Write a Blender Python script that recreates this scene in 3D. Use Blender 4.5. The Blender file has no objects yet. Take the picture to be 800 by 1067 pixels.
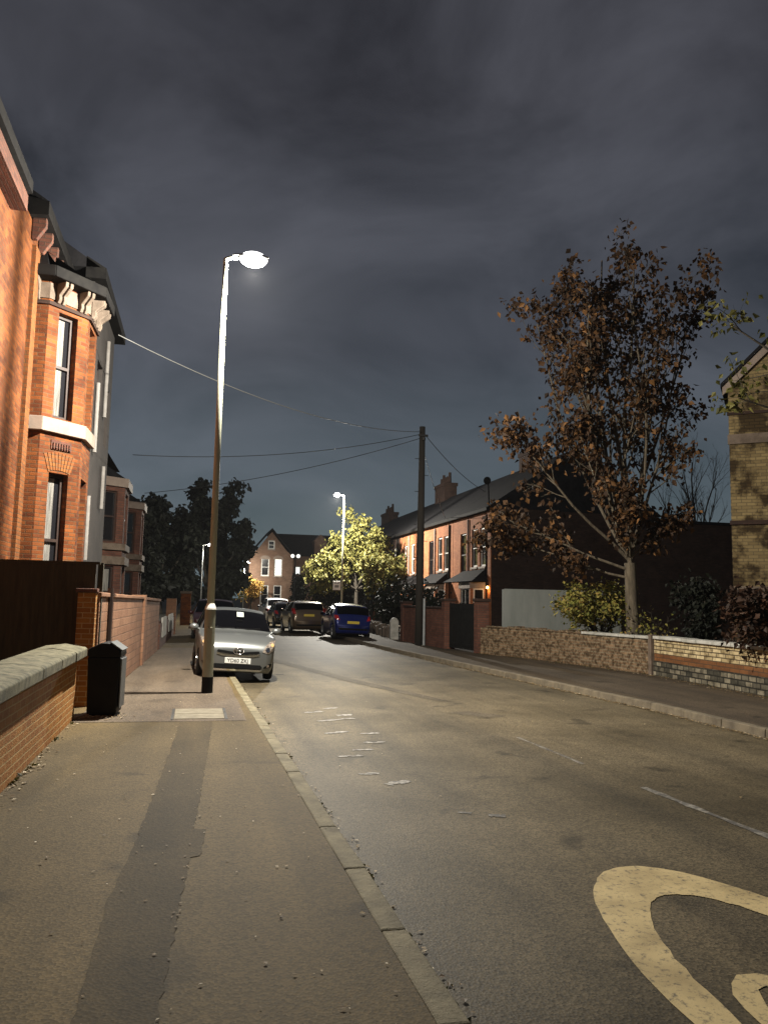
import bpy, bmesh, math, random
from mathutils import Vector, Matrix
from mathutils.bvhtree import BVHTree
import numpy as np

R = math.radians
SC = bpy.context.scene
COL = SC.collection

# ------------------------------------------------------------------ camera
cam_d = bpy.data.cameras.new('camera')
cam = bpy.data.objects.new('camera', cam_d)
COL.objects.link(cam)
F, CXP = 830.0, 400.0
pitch = math.atan((625 - 533.5) / F)
yaw = math.atan((400 - 205) / F * math.cos(pitch))
roll = R(1.15)
cy_, sy_, cp_, sp_ = math.cos(yaw), math.sin(yaw), math.cos(pitch), math.sin(pitch)
fw = Vector((sy_ * cp_, cy_ * cp_, sp_))
r0 = Vector((cy_, -sy_, 0))
u0 = r0.cross(fw)
rv = r0 * math.cos(roll) + u0 * math.sin(roll)
uv_ = u0 * math.cos(roll) - r0 * math.sin(roll)
m = Matrix(((rv.x, uv_.x, -fw.x), (rv.y, uv_.y, -fw.y), (rv.z, uv_.z, -fw.z)))
cam.matrix_world = Matrix.Translation((0, 0, 1.62)) @ m.to_4x4()
cam_d.sensor_width = 36
cam_d.lens = 36 * F / 1067
cam_d.clip_end = 2000
SC.camera = cam

# ------------------------------------------------------------------ world, moonlight, exposure
W = bpy.data.worlds.new('World')
SC.world = W
W.use_nodes = True
nt = W.node_tree
nt.nodes.clear()


def N(nt, typ, **kw):
    n = nt.nodes.new(typ)
    for k, v in kw.items():
        if k.startswith('i_'):
            n.inputs[k[2:].replace('_', ' ')].default_value = v
        else:
            setattr(n, k, v)
    return n


out = N(nt, 'ShaderNodeOutputWorld')
bg = N(nt, 'ShaderNodeBackground')
sky = N(nt, 'ShaderNodeTexSky', sky_type='NISHITA', sun_disc=False)
sky.sun_elevation = R(-4)
sky.sun_rotation = R(20)
tc = N(nt, 'ShaderNodeTexCoord')
mp = N(nt, 'ShaderNodeMapping')
mp.inputs['Scale'].default_value = (1.0, 1.0, 1.7)
mp.inputs['Rotation'].default_value = (0.1, 0.25, 0.4)
nz = N(nt, 'ShaderNodeTexNoise', i_Scale=2.3, i_Detail=7.0, i_Roughness=0.55, i_Distortion=0.7)
rmp = N(nt, 'ShaderNodeValToRGB')
rmp.color_ramp.elements[0].position = 0.32
rmp.color_ramp.elements[0].color = (0.0160, 0.0162, 0.0205, 1)
rmp.color_ramp.elements[1].position = 0.72
rmp.color_ramp.elements[1].color = (0.088, 0.090, 0.108, 1)
sep = N(nt, 'ShaderNodeSeparateXYZ')
hz = N(nt, 'ShaderNodeValToRGB')
for e in list(hz.color_ramp.elements)[1:]:
    hz.color_ramp.elements.remove(e)
hz.color_ramp.elements[0].position = 0.0
hz.color_ramp.elements[0].color = (0.058, 0.098, 0.104, 1)
e = hz.color_ramp.elements.new(0.13); e.color = (0.036, 0.060, 0.072, 1)
e = hz.color_ramp.elements.new(0.30); e.color = (0.010, 0.016, 0.022, 1)
e = hz.color_ramp.elements.new(0.55); e.color = (0, 0, 0, 1)
addn = N(nt, 'ShaderNodeMix', data_type='RGBA', blend_type='ADD')
addn.inputs[0].default_value = 1.0
skm = N(nt, 'ShaderNodeMix', data_type='RGBA', blend_type='ADD')
skm.inputs[0].default_value = 0.06
L = nt.links.new
L(tc.outputs['Generated'], mp.inputs['Vector']); L(mp.outputs[0], nz.inputs['Vector'])
L(nz.outputs['Fac'], rmp.inputs[0])
L(tc.outputs['Generated'], sep.inputs[0]); L(sep.outputs['Z'], hz.inputs[0])
L(rmp.outputs[0], addn.inputs[6]); L(hz.outputs[0], addn.inputs[7])
L(addn.outputs[2], skm.inputs[6]); L(sky.outputs[0], skm.inputs[7])
L(skm.outputs[2], bg.inputs['Color'])
bg.inputs['Strength'].default_value = 1.0
L(bg.outputs[0], out.inputs['Surface'])

sd = bpy.data.lights.new('moonlight', 'SUN')
sd.energy = 0.012
sd.angle = R(12)
sd.color = (0.8, 0.88, 1.0)
sun = bpy.data.objects.new('moonlight', sd)
COL.objects.link(sun)
sun.rotation_euler = (R(38), 0, R(-30))

SC.view_settings.view_transform = 'Standard'
SC.view_settings.look = 'None'
SC.view_settings.gamma = 1
SC.view_settings.exposure = 0.0
SC.view_settings.use_curve_mapping = False
SC.render.engine = 'CYCLES'
SC.cycles.use_denoising = True
SC.cycles.max_bounces = 6
SC.cycles.volume_bounces = 0
SC.cycles.use_adaptive_sampling = False
SC.cycles.sample_clamp_indirect = 3.0

LAMP_W = 10800.0          # main street lamp
rnd = random.Random(7)


# ------------------------------------------------------------------ materials
def newmat(name):
    mt = bpy.data.materials.new(name)
    mt.use_nodes = True
    nt = mt.node_tree
    return mt, nt, nt.nodes['Principled BSDF']


def M(name, c1, c2=None, scale=4.0, rough=0.6, metal=0.0, bump=0.0, bscale=40.0, detail=4.0, spec=0.5, coat=0.0,
      lo=0.35, hi=0.65, stretch=None):
    mt, nt, b = newmat(name)
    L = nt.links.new
    b.inputs['Roughness'].default_value = rough
    b.inputs['Metallic'].default_value = metal
    b.inputs['Specular IOR Level'].default_value = spec
    b.inputs['Coat Weight'].default_value = coat
    b.inputs['Base Color'].default_value = (*c1, 1)
    tc = N(nt, 'ShaderNodeTexCoord')
    vec = tc.outputs['Object']
    if stretch:
        mp = N(nt, 'ShaderNodeMapping')
        mp.inputs['Scale'].default_value = stretch
        L(vec, mp.inputs['Vector'])
        vec = mp.outputs[0]
    if c2:
        nz = N(nt, 'ShaderNodeTexNoise', i_Scale=scale, i_Detail=detail, i_Roughness=0.6)
        rp = N(nt, 'ShaderNodeValToRGB')
        rp.color_ramp.elements[0].position = lo
        rp.color_ramp.elements[0].color = (*c1, 1)
        rp.color_ramp.elements[1].position = hi
        rp.color_ramp.elements[1].color = (*c2, 1)
        L(vec, nz.inputs['Vector']); L(nz.outputs['Fac'], rp.inputs[0]); L(rp.outputs[0], b.inputs['Base Color'])
    if bump:
        n2 = N(nt, 'ShaderNodeTexNoise', i_Scale=bscale, i_Detail=5.0, i_Roughness=0.65)
        bp = N(nt, 'ShaderNodeBump', i_Strength=bump, i_Distance=0.02)
        L(vec, n2.inputs['Vector']); L(n2.outputs['Fac'], bp.inputs['Height']); L(bp.outputs[0], b.inputs['Normal'])
    return mt


def brick(name, c1, c2, mortar, bw=0.225, bh=0.075, ms=0.009, stain=(0.35, 0.3, 0.27), amt=0.55, sscale=1.3, rough=0.85,
          offs=0.5, bump=0.5, paint=None, lo=0.4, hi=0.7):
    """brick courses on UVs laid out in metres, with per brick tone and a patchy stain"""
    mt, nt, b = newmat(name)
    L = nt.links.new
    tc = N(nt, 'ShaderNodeTexCoord')
    wob = N(nt, 'ShaderNodeTexNoise', i_Scale=2.2, i_Detail=3.0)
    vm = N(nt, 'ShaderNodeVectorMath', operation='SCALE')
    vm.inputs[3].default_value = 0.012
    va = N(nt, 'ShaderNodeVectorMath', operation='ADD')
    L(tc.outputs['UV'], wob.inputs['Vector']); L(wob.outputs['Color'], vm.inputs[0])
    L(tc.outputs['UV'], va.inputs[0]); L(vm.outputs[0], va.inputs[1])
    br = N(nt, 'ShaderNodeTexBrick', offset=offs)
    br.inputs['Scale'].default_value = 1.0
    br.inputs['Brick Width'].default_value = bw
    br.inputs['Row Height'].default_value = bh
    br.inputs['Mortar Size'].default_value = ms
    br.inputs['Mortar Smooth'].default_value = 0.3
    br.inputs['Bias'].default_value = 0.0
    br.inputs['Color1'].default_value = (*c1, 1)
    br.inputs['Color2'].default_value = (*c2, 1)
    br.inputs['Mortar'].default_value = (*mortar, 1)
    L(va.outputs[0], br.inputs['Vector'])
    nz = N(nt, 'ShaderNodeTexNoise', i_Scale=sscale, i_Detail=7.0, i_Roughness=0.65)
    L(tc.outputs['UV'], nz.inputs['Vector'])
    rp = N(nt, 'ShaderNodeValToRGB')
    rp.color_ramp.elements[0].position = lo; rp.color_ramp.elements[0].color = (1, 1, 1, 1)
    rp.color_ramp.elements[1].position = hi; rp.color_ramp.elements[1].color = (*stain, 1)
    L(nz.outputs['Fac'], rp.inputs[0])
    mx = N(nt, 'ShaderNodeMix', data_type='RGBA', blend_type='MULTIPLY')
    mx.inputs[0].default_value = amt
    L(br.outputs['Color'], mx.inputs[6]); L(rp.outputs[0], mx.inputs[7])
    L(mx.outputs[2], b.inputs['Base Color'])
    fine = N(nt, 'ShaderNodeTexNoise', i_Scale=60.0, i_Detail=3.0)
    L(tc.outputs['UV'], fine.inputs['Vector'])
    ma = N(nt, 'ShaderNodeMath', operation='MULTIPLY_ADD')
    ma.inputs[1].default_value = -0.9
    L(br.outputs['Fac'], ma.inputs[0]); L(fine.outputs['Fac'], ma.inputs[2])
    bp = N(nt, 'ShaderNodeBump', i_Strength=bump, i_Distance=0.012)
    L(ma.outputs[0], bp.inputs['Height']); L(bp.outputs[0], b.inputs['Normal'])
    b.inputs['Roughness'].default_value = rough
    b.inputs['Specular IOR Level'].default_value = 0.25
    return mt


def tarmac(name, c1, c2, c3, big=0.35, rough=0.7, grain=0.85):
    """rolled asphalt: aggregate speckle, blotches and long worn streaks"""
    mt, nt, b = newmat(name)
    L = nt.links.new
    tc = N(nt, 'ShaderNodeTexCoord')
    v = tc.outputs['Object']
    n1 = N(nt, 'ShaderNodeTexNoise', i_Scale=big, i_Detail=8.0, i_Roughness=0.6, i_Distortion=0.4)
    r1 = N(nt, 'ShaderNodeValToRGB')
    r1.color_ramp.elements[0].position = 0.33; r1.color_ramp.elements[0].color = (*c1, 1)
    r1.color_ramp.elements[1].position = 0.68; r1.color_ramp.elements[1].color = (*c2, 1)
    mp = N(nt, 'ShaderNodeMapping'); mp.inputs['Scale'].default_value = (2.2, 0.16, 1)
    n2 = N(nt, 'ShaderNodeTexNoise', i_Scale=0.9, i_Detail=5.0)
    r2 = N(nt, 'ShaderNodeValToRGB')
    r2.color_ramp.elements[0].position = 0.35; r2.color_ramp.elements[0].color = (0.72, 0.72, 0.74, 1)
    r2.color_ramp.elements[1].position = 0.65; r2.color_ramp.elements[1].color = (1.12, 1.1, 1.08, 1)
    m1 = N(nt, 'ShaderNodeMix', data_type='RGBA', blend_type='MULTIPLY'); m1.inputs[0].default_value = 1.0
    vo = N(nt, 'ShaderNodeTexVoronoi', i_Scale=70.0)
    r3 = N(nt, 'ShaderNodeValToRGB')
    r3.color_ramp.elements[0].position = 0.0; r3.color_ramp.elements[0].color = (0.45, 0.45, 0.45, 1)
    r3.color_ramp.elements[1].position = 1.0; r3.color_ramp.elements[1].color = (1.5, 1.45, 1.4, 1)
    sv = N(nt, 'ShaderNodeSeparateColor')
    m2 = N(nt, 'ShaderNodeMix', data_type='RGBA', blend_type='MULTIPLY'); m2.inputs[0].default_value = grain
    # dark oil or damp blotches with a shape of their own
    n4 = N(nt, 'ShaderNodeTexNoise', i_Scale=1.5, i_Detail=3.0, i_Distortion=0.3)
    r4 = N(nt, 'ShaderNodeValToRGB')
    r4.color_ramp.elements[0].position = 0.29; r4.color_ramp.elements[0].color = (*c3, 1)
    r4.color_ramp.elements[1].position = 0.38; r4.color_ramp.elements[1].color = (1, 1, 1, 1)
    m3 = N(nt, 'ShaderNodeMix', data_type='RGBA', blend_type='MULTIPLY'); m3.inputs[0].default_value = 1.0
    L(v, n1.inputs['Vector']); L(n1.outputs['Fac'], r1.inputs[0])
    L(v, mp.inputs[0]); L(mp.outputs[0], n2.inputs['Vector']); L(n2.outputs['Fac'], r2.inputs[0])
    L(r1.outputs[0], m1.inputs[6]); L(r2.outputs[0], m1.inputs[7])
    L(v, vo.inputs['Vector']); L(vo.outputs['Color'], sv.inputs[0]); L(sv.outputs[0], r3.inputs[0])
    L(m1.outputs[2], m2.inputs[6]); L(r3.outputs[0], m2.inputs[7])
    L(v, n4.inputs['Vector']); L(n4.outputs['Fac'], r4.inputs[0])
    L(m2.outputs[2], m3.inputs[6]); L(r4.outputs[0], m3.inputs[7])
    L(m3.outputs[2], b.inputs['Base Color'])
    bp = N(nt, 'ShaderNodeBump', i_Strength=0.28, i_Distance=0.006)
    L(vo.outputs['Distance'], bp.inputs['Height']); L(bp.outputs[0], b.inputs['Normal'])
    b.inputs['Roughness'].default_value = rough
    b.inputs['Specular IOR Level'].default_value = 0.18
    return mt


def paintmark(name, c, wear=0.5, sc=14.0, base=(0.06, 0.055, 0.045)):
    mt, nt, b = newmat(name)
    L = nt.links.new
    tc = N(nt, 'ShaderNodeTexCoord')
    n1 = N(nt, 'ShaderNodeTexNoise', i_Scale=sc, i_Detail=8.0, i_Roughness=0.75)
    r1 = N(nt, 'ShaderNodeValToRGB')
    r1.color_ramp.elements[0].position = wear - 0.08; r1.color_ramp.elements[0].color = (*base, 1)
    r1.color_ramp.elements[1].position = wear + 0.06; r1.color_ramp.elements[1].color = (*c, 1)
    n2 = N(nt, 'ShaderNodeTexNoise', i_Scale=3.0, i_Detail=5.0)
    r2 = N(nt, 'ShaderNodeValToRGB')
    r2.color_ramp.elements[0].position = 0.3; r2.color_ramp.elements[0].color = (0.62, 0.6, 0.56, 1)
    r2.color_ramp.elements[1].position = 0.6; r2.color_ramp.elements[1].color = (1, 1, 1, 1)
    mx = N(nt, 'ShaderNodeMix', data_type='RGBA', blend_type='MULTIPLY'); mx.inputs[0].default_value = 1.0
    L(tc.outputs['Object'], n1.inputs['Vector']); L(n1.outputs['Fac'], r1.inputs[0])
    L(tc.outputs['Object'], n2.inputs['Vector']); L(n2.outputs['Fac'], r2.inputs[0])
    L(r1.outputs[0], mx.inputs[6]); L(r2.outputs[0], mx.inputs[7]); L(mx.outputs[2], b.inputs['Base Color'])
    bp = N(nt, 'ShaderNodeBump', i_Strength=0.3, i_Distance=0.004)
    n3 = N(nt, 'ShaderNodeTexNoise', i_Scale=90.0, i_Detail=2.0)
    L(tc.outputs['Object'], n3.inputs['Vector']); L(n3.outputs['Fac'], bp.inputs['Height']); L(bp.outputs[0], b.inputs['Normal'])
    b.inputs['Roughness'].default_value = 0.75
    return mt


def emis(name, c, s):
    mt, nt, b = newmat(name)
    b.inputs['Base Color'].default_value = (0.8, 0.8, 0.8, 1)
    b.inputs['Emission Color'].default_value = (*c, 1)
    b.inputs['Emission Strength'].default_value = s
    return mt


def leafmat(name, cols, trans=0.25, rough=0.65):
    """leaf tones picked per leaf from a random value stored on each leaf"""
    mt, nt, b = newmat(name)
    L = nt.links.new
    at = N(nt, 'ShaderNodeAttribute', attribute_name='tone')
    rp = N(nt, 'ShaderNodeValToRGB')
    els = rp.color_ramp.elements
    els[0].position = 0; els[0].color = (*cols[0], 1)
    els[1].position = 1; els[1].color = (*cols[-1], 1)
    for i, c in enumerate(cols[1:-1]):
        e = els.new((i + 1) / (len(cols) - 1)); e.color = (*c, 1)
    L(at.outputs['Fac'], rp.inputs[0]); L(rp.outputs[0], b.inputs['Base Color'])
    b.inputs['Roughness'].default_value = rough
    b.inputs['Specular IOR Level'].default_value = 0.3
    tr = N(nt, 'ShaderNodeBsdfTranslucent')
    L(rp.outputs[0], tr.inputs['Color'])
    ms = N(nt, 'ShaderNodeMixShader'); ms.inputs[0].default_value = trans
    o = nt.nodes['Material Output']
    L(b.outputs[0], ms.inputs[1]); L(tr.outputs[0], ms.inputs[2]); L(ms.outputs[0], o.inputs['Surface'])
    return mt


MT = {}
MT['road'] = tarmac('asphalt', (0.058, 0.047, 0.027), (0.120, 0.099, 0.062), (0.5, 0.5, 0.5), 0.55, 0.66)
MT['pave'] = tarmac('footway_tarmac', (0.072, 0.052, 0.022), (0.118, 0.086, 0.039), (0.5, 0.5, 0.5), 0.5, 0.78, 0.6)
MT['patch'] = tarmac('footway_repair', (0.043, 0.031, 0.013), (0.070, 0.051, 0.023), (0.75, 0.75, 0.75), 0.9, 0.8, 0.6)
MT['pave2'] = tarmac('footway_newer', (0.094, 0.073, 0.052), (0.124, 0.100, 0.074), (0.7, 0.7, 0.7), 0.5, 0.78)
MT['road_r'] = tarmac('asphalt_repair', (0.046, 0.038, 0.025), (0.092, 0.077, 0.053), (0.6, 0.6, 0.6), 0.6, 0.7)
MT['pave_r'] = tarmac('far_footway_tarmac', (0.052, 0.040, 0.027), (0.085, 0.067, 0.046), (0.55, 0.55, 0.55), 0.5, 0.8)
MT['kerb'] = M('kerb_stone', (0.085, 0.07, 0.038), (0.2, 0.17, 0.10), 5, 0.85, bump=0.5, bscale=45, detail=8)
MT['kerb_far'] = M('kerb_stone_far', (0.085, 0.068, 0.045), (0.16, 0.13, 0.085), 5, 0.85, bump=0.5, bscale=45, detail=8)
MT['ground'] = M('earth', (0.03, 0.026, 0.018), (0.05, 0.042, 0.03), 2, 0.95, bump=0.6, bscale=12)
MT['cover'] = M('concrete_cover', (0.12, 0.102, 0.068), (0.19, 0.165, 0.115), 6, 0.85, bump=0.3, bscale=60, detail=8)
MT['iron'] = M('cast_iron', (0.025, 0.025, 0.025), (0.04, 0.036, 0.03), 8, 0.6, 0.4, bump=0.2)
MT['mark_y'] = paintmark('roundel_paint', (0.52, 0.40, 0.19), 0.42, 22.0)
MT['mark_w'] = paintmark('worn_white_paint', (0.36, 0.34, 0.30), 0.52, 16.0, (0.085, 0.077, 0.068))
MT['mark_f'] = paintmark('faint_paint', (0.26, 0.24, 0.2), 0.56, 12.0, (0.085, 0.077, 0.068))
MT['post'] = M('lamp_post_paint', (0.25, 0.25, 0.18), (0.34, 0.34, 0.26), 3.0, 0.5, 0.0, bump=0.1, detail=8, stretch=(1, 1, 0.35))
MT['post_galv'] = M('galvanised_post', (0.32, 0.33, 0.32), (0.45, 0.45, 0.44), 4, 0.4, 0.6, stretch=(1, 1, 0.3))
MT['post_black'] = M('black_paint', (0.006, 0.006, 0.006), (0.011, 0.011, 0.010), 6, 0.7, spec=0.2)
MT['post_white'] = M('white_collar', (0.7, 0.69, 0.64), (0.55, 0.54, 0.5), 8, 0.5)
MT['lamp_on'] = emis('lit_lens', (1.0, 0.98, 0.97), 5.0)
MT['lamp_far'] = emis('lit_far_lens', (1.0, 0.96, 0.9), 18.0)
MT['warm_on'] = emis('warm_bulb', (1.0, 0.55, 0.16), 12.0)
MT['win_lit'] = emis('lit_window', (1.0, 0.93, 0.72), 1.1)
MT['win_lit_w'] = emis('lit_window_white', (0.95, 1.0, 0.95), 0.9)
MT['brick_o'] = brick('orange_brick', (0.255, 0.076, 0.016), (0.12, 0.031, 0.008), (0.125, 0.068, 0.032), stain=(0.26, 0.2, 0.17), amt=0.9, sscale=1.1)
MT['brick_c'] = brick('orange_brick_pilaster', (0.25, 0.088, 0.022), (0.17, 0.055, 0.015), (0.12, 0.07, 0.035), bw=0.16, amt=0.4)
MT['brick_w'] = brick('garden_wall_brick', (0.40, 0.175, 0.04), (0.31, 0.122, 0.028), (0.48, 0.33, 0.15), bw=0.225, bh=0.075, ms=0.008,
                      stain=(0.5, 0.45, 0.4), amt=0.6, sscale=1.0)
MT['brick_p'] = brick('pink_painted_brick', (0.29, 0.155, 0.09), (0.235, 0.118, 0.068), (0.19, 0.105, 0.066), bw=0.46, bh=0.15, ms=0.012,
                      stain=(0.6, 0.55, 0.5), amt=0.7)
MT['brick_d'] = brick('dark_red_brick', (0.17, 0.07, 0.045), (0.11, 0.045, 0.032), (0.09, 0.06, 0.045), amt=0.6)
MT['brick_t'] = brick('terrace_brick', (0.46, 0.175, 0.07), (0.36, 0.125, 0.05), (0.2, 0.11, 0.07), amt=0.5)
MT['brick_k'] = brick('near_black_brick', (0.055, 0.03, 0.022), (0.035, 0.02, 0.016), (0.04, 0.028, 0.02), amt=0.6)  # near-black brick; on the far terrace houses it stands in for shade
MT['brick_y'] = brick('buff_brick', (0.27, 0.20, 0.09), (0.17, 0.122, 0.055), (0.12, 0.09, 0.05), bw=0.23, bh=0.08, stain=(0.16, 0.13, 0.1), amt=0.95, sscale=1.1, lo=0.46, hi=0.56)
MT['brick_f'] = brick('far_pink_brick', (0.27, 0.17, 0.115), (0.21, 0.125, 0.085), (0.16, 0.11, 0.08), amt=0.4)
MT['band'] = M('painted_band', (0.22, 0.165, 0.13), (0.28, 0.22, 0.175), 3, 0.7, bump=0.15)
MT['stone'] = M('cream_stone', (0.10, 0.072, 0.05), (0.18, 0.135, 0.10), 5, 0.8, bump=0.3)
MT['coping'] = M('mossy_coping', (0.045, 0.042, 0.02), (0.18, 0.163, 0.095), 9, 0.9, bump=0.35, bscale=60, detail=12, lo=0.34, hi=0.66)
MT['coping_w'] = M('pale_coping', (0.30, 0.29, 0.25), (0.52, 0.5, 0.45), 5, 0.8, bump=0.4, bscale=30, detail=8)
MT['render_g'] = M('grey_render', (0.036, 0.030, 0.026), (0.056, 0.046, 0.040), 1.6, 0.9, bump=0.25, bscale=60, detail=8)
MT['rubble'] = brick('flaking_brick', (0.27, 0.175, 0.10), (0.155, 0.10, 0.058), (0.27, 0.215, 0.14), bw=0.23, bh=0.08, ms=0.012,
                     stain=(0.22, 0.19, 0.14), amt=0.95, sscale=8.0, bump=1.0, lo=0.44, hi=0.6)
MT['cream_brick'] = brick('cream_glazed_brick', (0.62, 0.5, 0.29), (0.38, 0.29, 0.15), (0.10, 0.075, 0.045), bw=0.3, bh=0.085, ms=0.012,
                          stain=(0.2, 0.16, 0.1), amt=0.9, sscale=6.0, bump=0.9, lo=0.45, hi=0.66)
MT['brown_brick'] = brick('brown_band_brick', (0.2, 0.085, 0.03), (0.13, 0.055, 0.022), (0.08, 0.05, 0.03), bw=0.3, bh=0.085, amt=0.6, sscale=5.0)
MT['base_stone'] = brick('mossy_base_stone', (0.30, 0.26, 0.185), (0.05, 0.046, 0.034), (0.03, 0.027, 0.02), bw=0.23, bh=0.11, ms=0.016,
                         stain=(0.1, 0.1, 0.08), amt=0.85, sscale=6.0, bump=1.0)
MT['slate'] = M('roof_slate', (0.008, 0.008, 0.009), (0.016, 0.015, 0.016), 3, 0.85, spec=0.15, bump=0.5, bscale=14)
MT['gutter'] = M('black_gutter', (0.006, 0.0055, 0.0055), (0.012, 0.011, 0.01), 6, 0.85, spec=0.15)
MT['frame_d'] = M('dark_sash', (0.03, 0.018, 0.014), (0.045, 0.026, 0.02), 8, 0.5)
MT['frame_w'] = M('white_sash', (0.6, 0.58, 0.54), (0.7, 0.68, 0.63), 8, 0.5)
MT['curtain'] = M('net_curtain', (0.09, 0.085, 0.075), (0.24, 0.225, 0.2), 3, 0.9, stretch=(9, 9, 0.6))
MT['fence_d'] = M('dark_boards', (0.028, 0.022, 0.010), (0.05, 0.04, 0.018), 3, 0.85, bump=0.4, bscale=20, stretch=(6, 6, 0.5))
MT['fence_w'] = M('pale_panel', (0.30, 0.32, 0.29), (0.38, 0.39, 0.36), 1.2, 0.8, stretch=(2, 2, 0.7))
MT['bin'] = M('bin_plastic', (0.004, 0.004, 0.004), (0.007, 0.007, 0.007), 6, 0.6, spec=0.2)
MT['bin_side'] = M('bin_lit_grey', (0.07, 0.074, 0.076), (0.1, 0.104, 0.105), 6, 0.45)  # lamplight on the bin's right side and top put into the colour
MT['wood'] = M('creosoted_wood', (0.022, 0.018, 0.014), (0.035, 0.028, 0.02), 4, 0.85, bump=0.5, bscale=25, stretch=(5, 5, 0.3))
MT['pipe_w'] = M('pale_pipe', (0.22, 0.2, 0.18), (0.28, 0.26, 0.24), 6, 0.5)
MT['pipe_g'] = M('grey_pipe', (0.26, 0.28, 0.28), (0.34, 0.35, 0.35), 6, 0.5)
MT['wire'] = M('black_cable', (0.02, 0.02, 0.02), None, rough=0.5)
MT['wire_p'] = M('pale_cable', (0.15, 0.148, 0.14), None, rough=0.5)
MT['bark'] = M('grey_bark', (0.065, 0.05, 0.032), (0.15, 0.12, 0.08), 5, 0.9, bump=0.8, bscale=16, stretch=(3, 3, 0.6))
MT['bark_d'] = M('dark_bark', (0.035, 0.028, 0.02), (0.055, 0.045, 0.032), 5, 0.9, bump=0.8, bscale=16)
MT['leaf_b'] = leafmat('brown_leaf', [(0.016, 0.010, 0.006), (0.036, 0.018, 0.008), (0.085, 0.04, 0.013), (0.26, 0.125, 0.04)], 0.2)
MT['leaf_y'] = leafmat('yellow_green_leaf', [(0.045, 0.05, 0.010), (0.125, 0.118, 0.028), (0.23, 0.20, 0.06)], 0.3)
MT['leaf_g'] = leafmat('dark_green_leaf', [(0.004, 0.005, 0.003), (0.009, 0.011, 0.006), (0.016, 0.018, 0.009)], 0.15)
MT['leaf_bush'] = leafmat('bush_leaf', [(0.06, 0.07, 0.014), (0.16, 0.16, 0.03), (0.30, 0.25, 0.06), (0.26, 0.14, 0.04)], 0.2)
MT['leaf_red'] = leafmat('red_brown_leaf', [(0.016, 0.010, 0.006), (0.042, 0.02, 0.011), (0.08, 0.036, 0.016)], 0.2)
MT['leaf_o'] = leafmat('orange_leaf', [(0.3, 0.15, 0.03), (0.5, 0.3, 0.07), (0.45, 0.35, 0.1)], 0.3)
MT['litter'] = leafmat('litter_leaf', [(0.06, 0.035, 0.014), (0.13, 0.08, 0.03), (0.26, 0.18, 0.08), (0.6, 0.52, 0.38)], 0.1)
MT['weed'] = leafmat('weed_leaf', [(0.03, 0.028, 0.010), (0.09, 0.085, 0.022), (0.13, 0.07, 0.025)], 0.2)
MT['silver'] = M('silver_paint', (0.165, 0.172, 0.168), None, rough=0.36, metal=0.6, coat=0.5)
MT['blue'] = M('blue_paint', (0.004, 0.013, 0.12), None, rough=0.28, metal=0.35, coat=0.8)
MT['tan'] = M('bronze_paint', (0.11, 0.075, 0.045), None, rough=0.3, metal=0.5, coat=0.8)
MT['black_car'] = M('black_car_paint', (0.01, 0.01, 0.012), None, rough=0.2, coat=0.8)
MT['white_car'] = M('white_car_paint', (0.72, 0.72, 0.72), None, rough=0.3, coat=0.6)
MT['red_car'] = M('maroon_paint', (0.05, 0.006, 0.008), None, rough=0.3, coat=0.7)
MT['glass'] = M('dark_glass', (0.002, 0.002, 0.0025), None, rough=0.04, spec=0.22)
MT['pane'] = M('night_pane', (0.012, 0.012, 0.014), None, rough=0.08, spec=0.6)
MT['trim'] = M('black_trim', (0.004, 0.004, 0.004), None, rough=0.7, spec=0.15)
MT['chrome'] = M('chrome', (0.7, 0.7, 0.7), None, rough=0.15, metal=1.0)
MT['tyre'] = M('rubber', (0.012, 0.012, 0.012), None, rough=0.8)
MT['rim'] = M('alloy_rim', (0.3, 0.3, 0.3), None, rough=0.35, metal=0.8)
MT['hl'] = M('headlamp_glass', (0.5, 0.42, 0.34), (0.10, 0.08, 0.07), 22, rough=0.12, metal=0.4, coat=1.0)
MT['amber'] = M('amber_lens', (0.6, 0.36, 0.16), None, rough=0.15, coat=1.0)
MT['tail'] = M('red_lens', (0.45, 0.012, 0.01), None, rough=0.15, coat=1.0)
MT['plate_w'] = M('white_plate', (0.72, 0.72, 0.68), None, rough=0.4)
MT['plate_y'] = M('yellow_plate', (0.68, 0.5, 0.06), None, rough=0.4)
MT['ink'] = M('black_ink', (0.01, 0.01, 0.01), None, rough=0.5)
MT['sticker'] = M('pale_sticker', (0.5, 0.53, 0.47), (0.3, 0.33, 0.3), 30, rough=0.5)
MT['seat'] = M('car_seat_cloth', (0.035, 0.035, 0.04), None, rough=0.9)
MT['sign_w'] = M('white_sign', (0.75, 0.75, 0.72), None, rough=0.4)
MT['sign_g'] = M('grey_sign', (0.2, 0.2, 0.2), None, rough=0.5)

# ------------------------------------------------------------------ builders
ORG = {}


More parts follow.
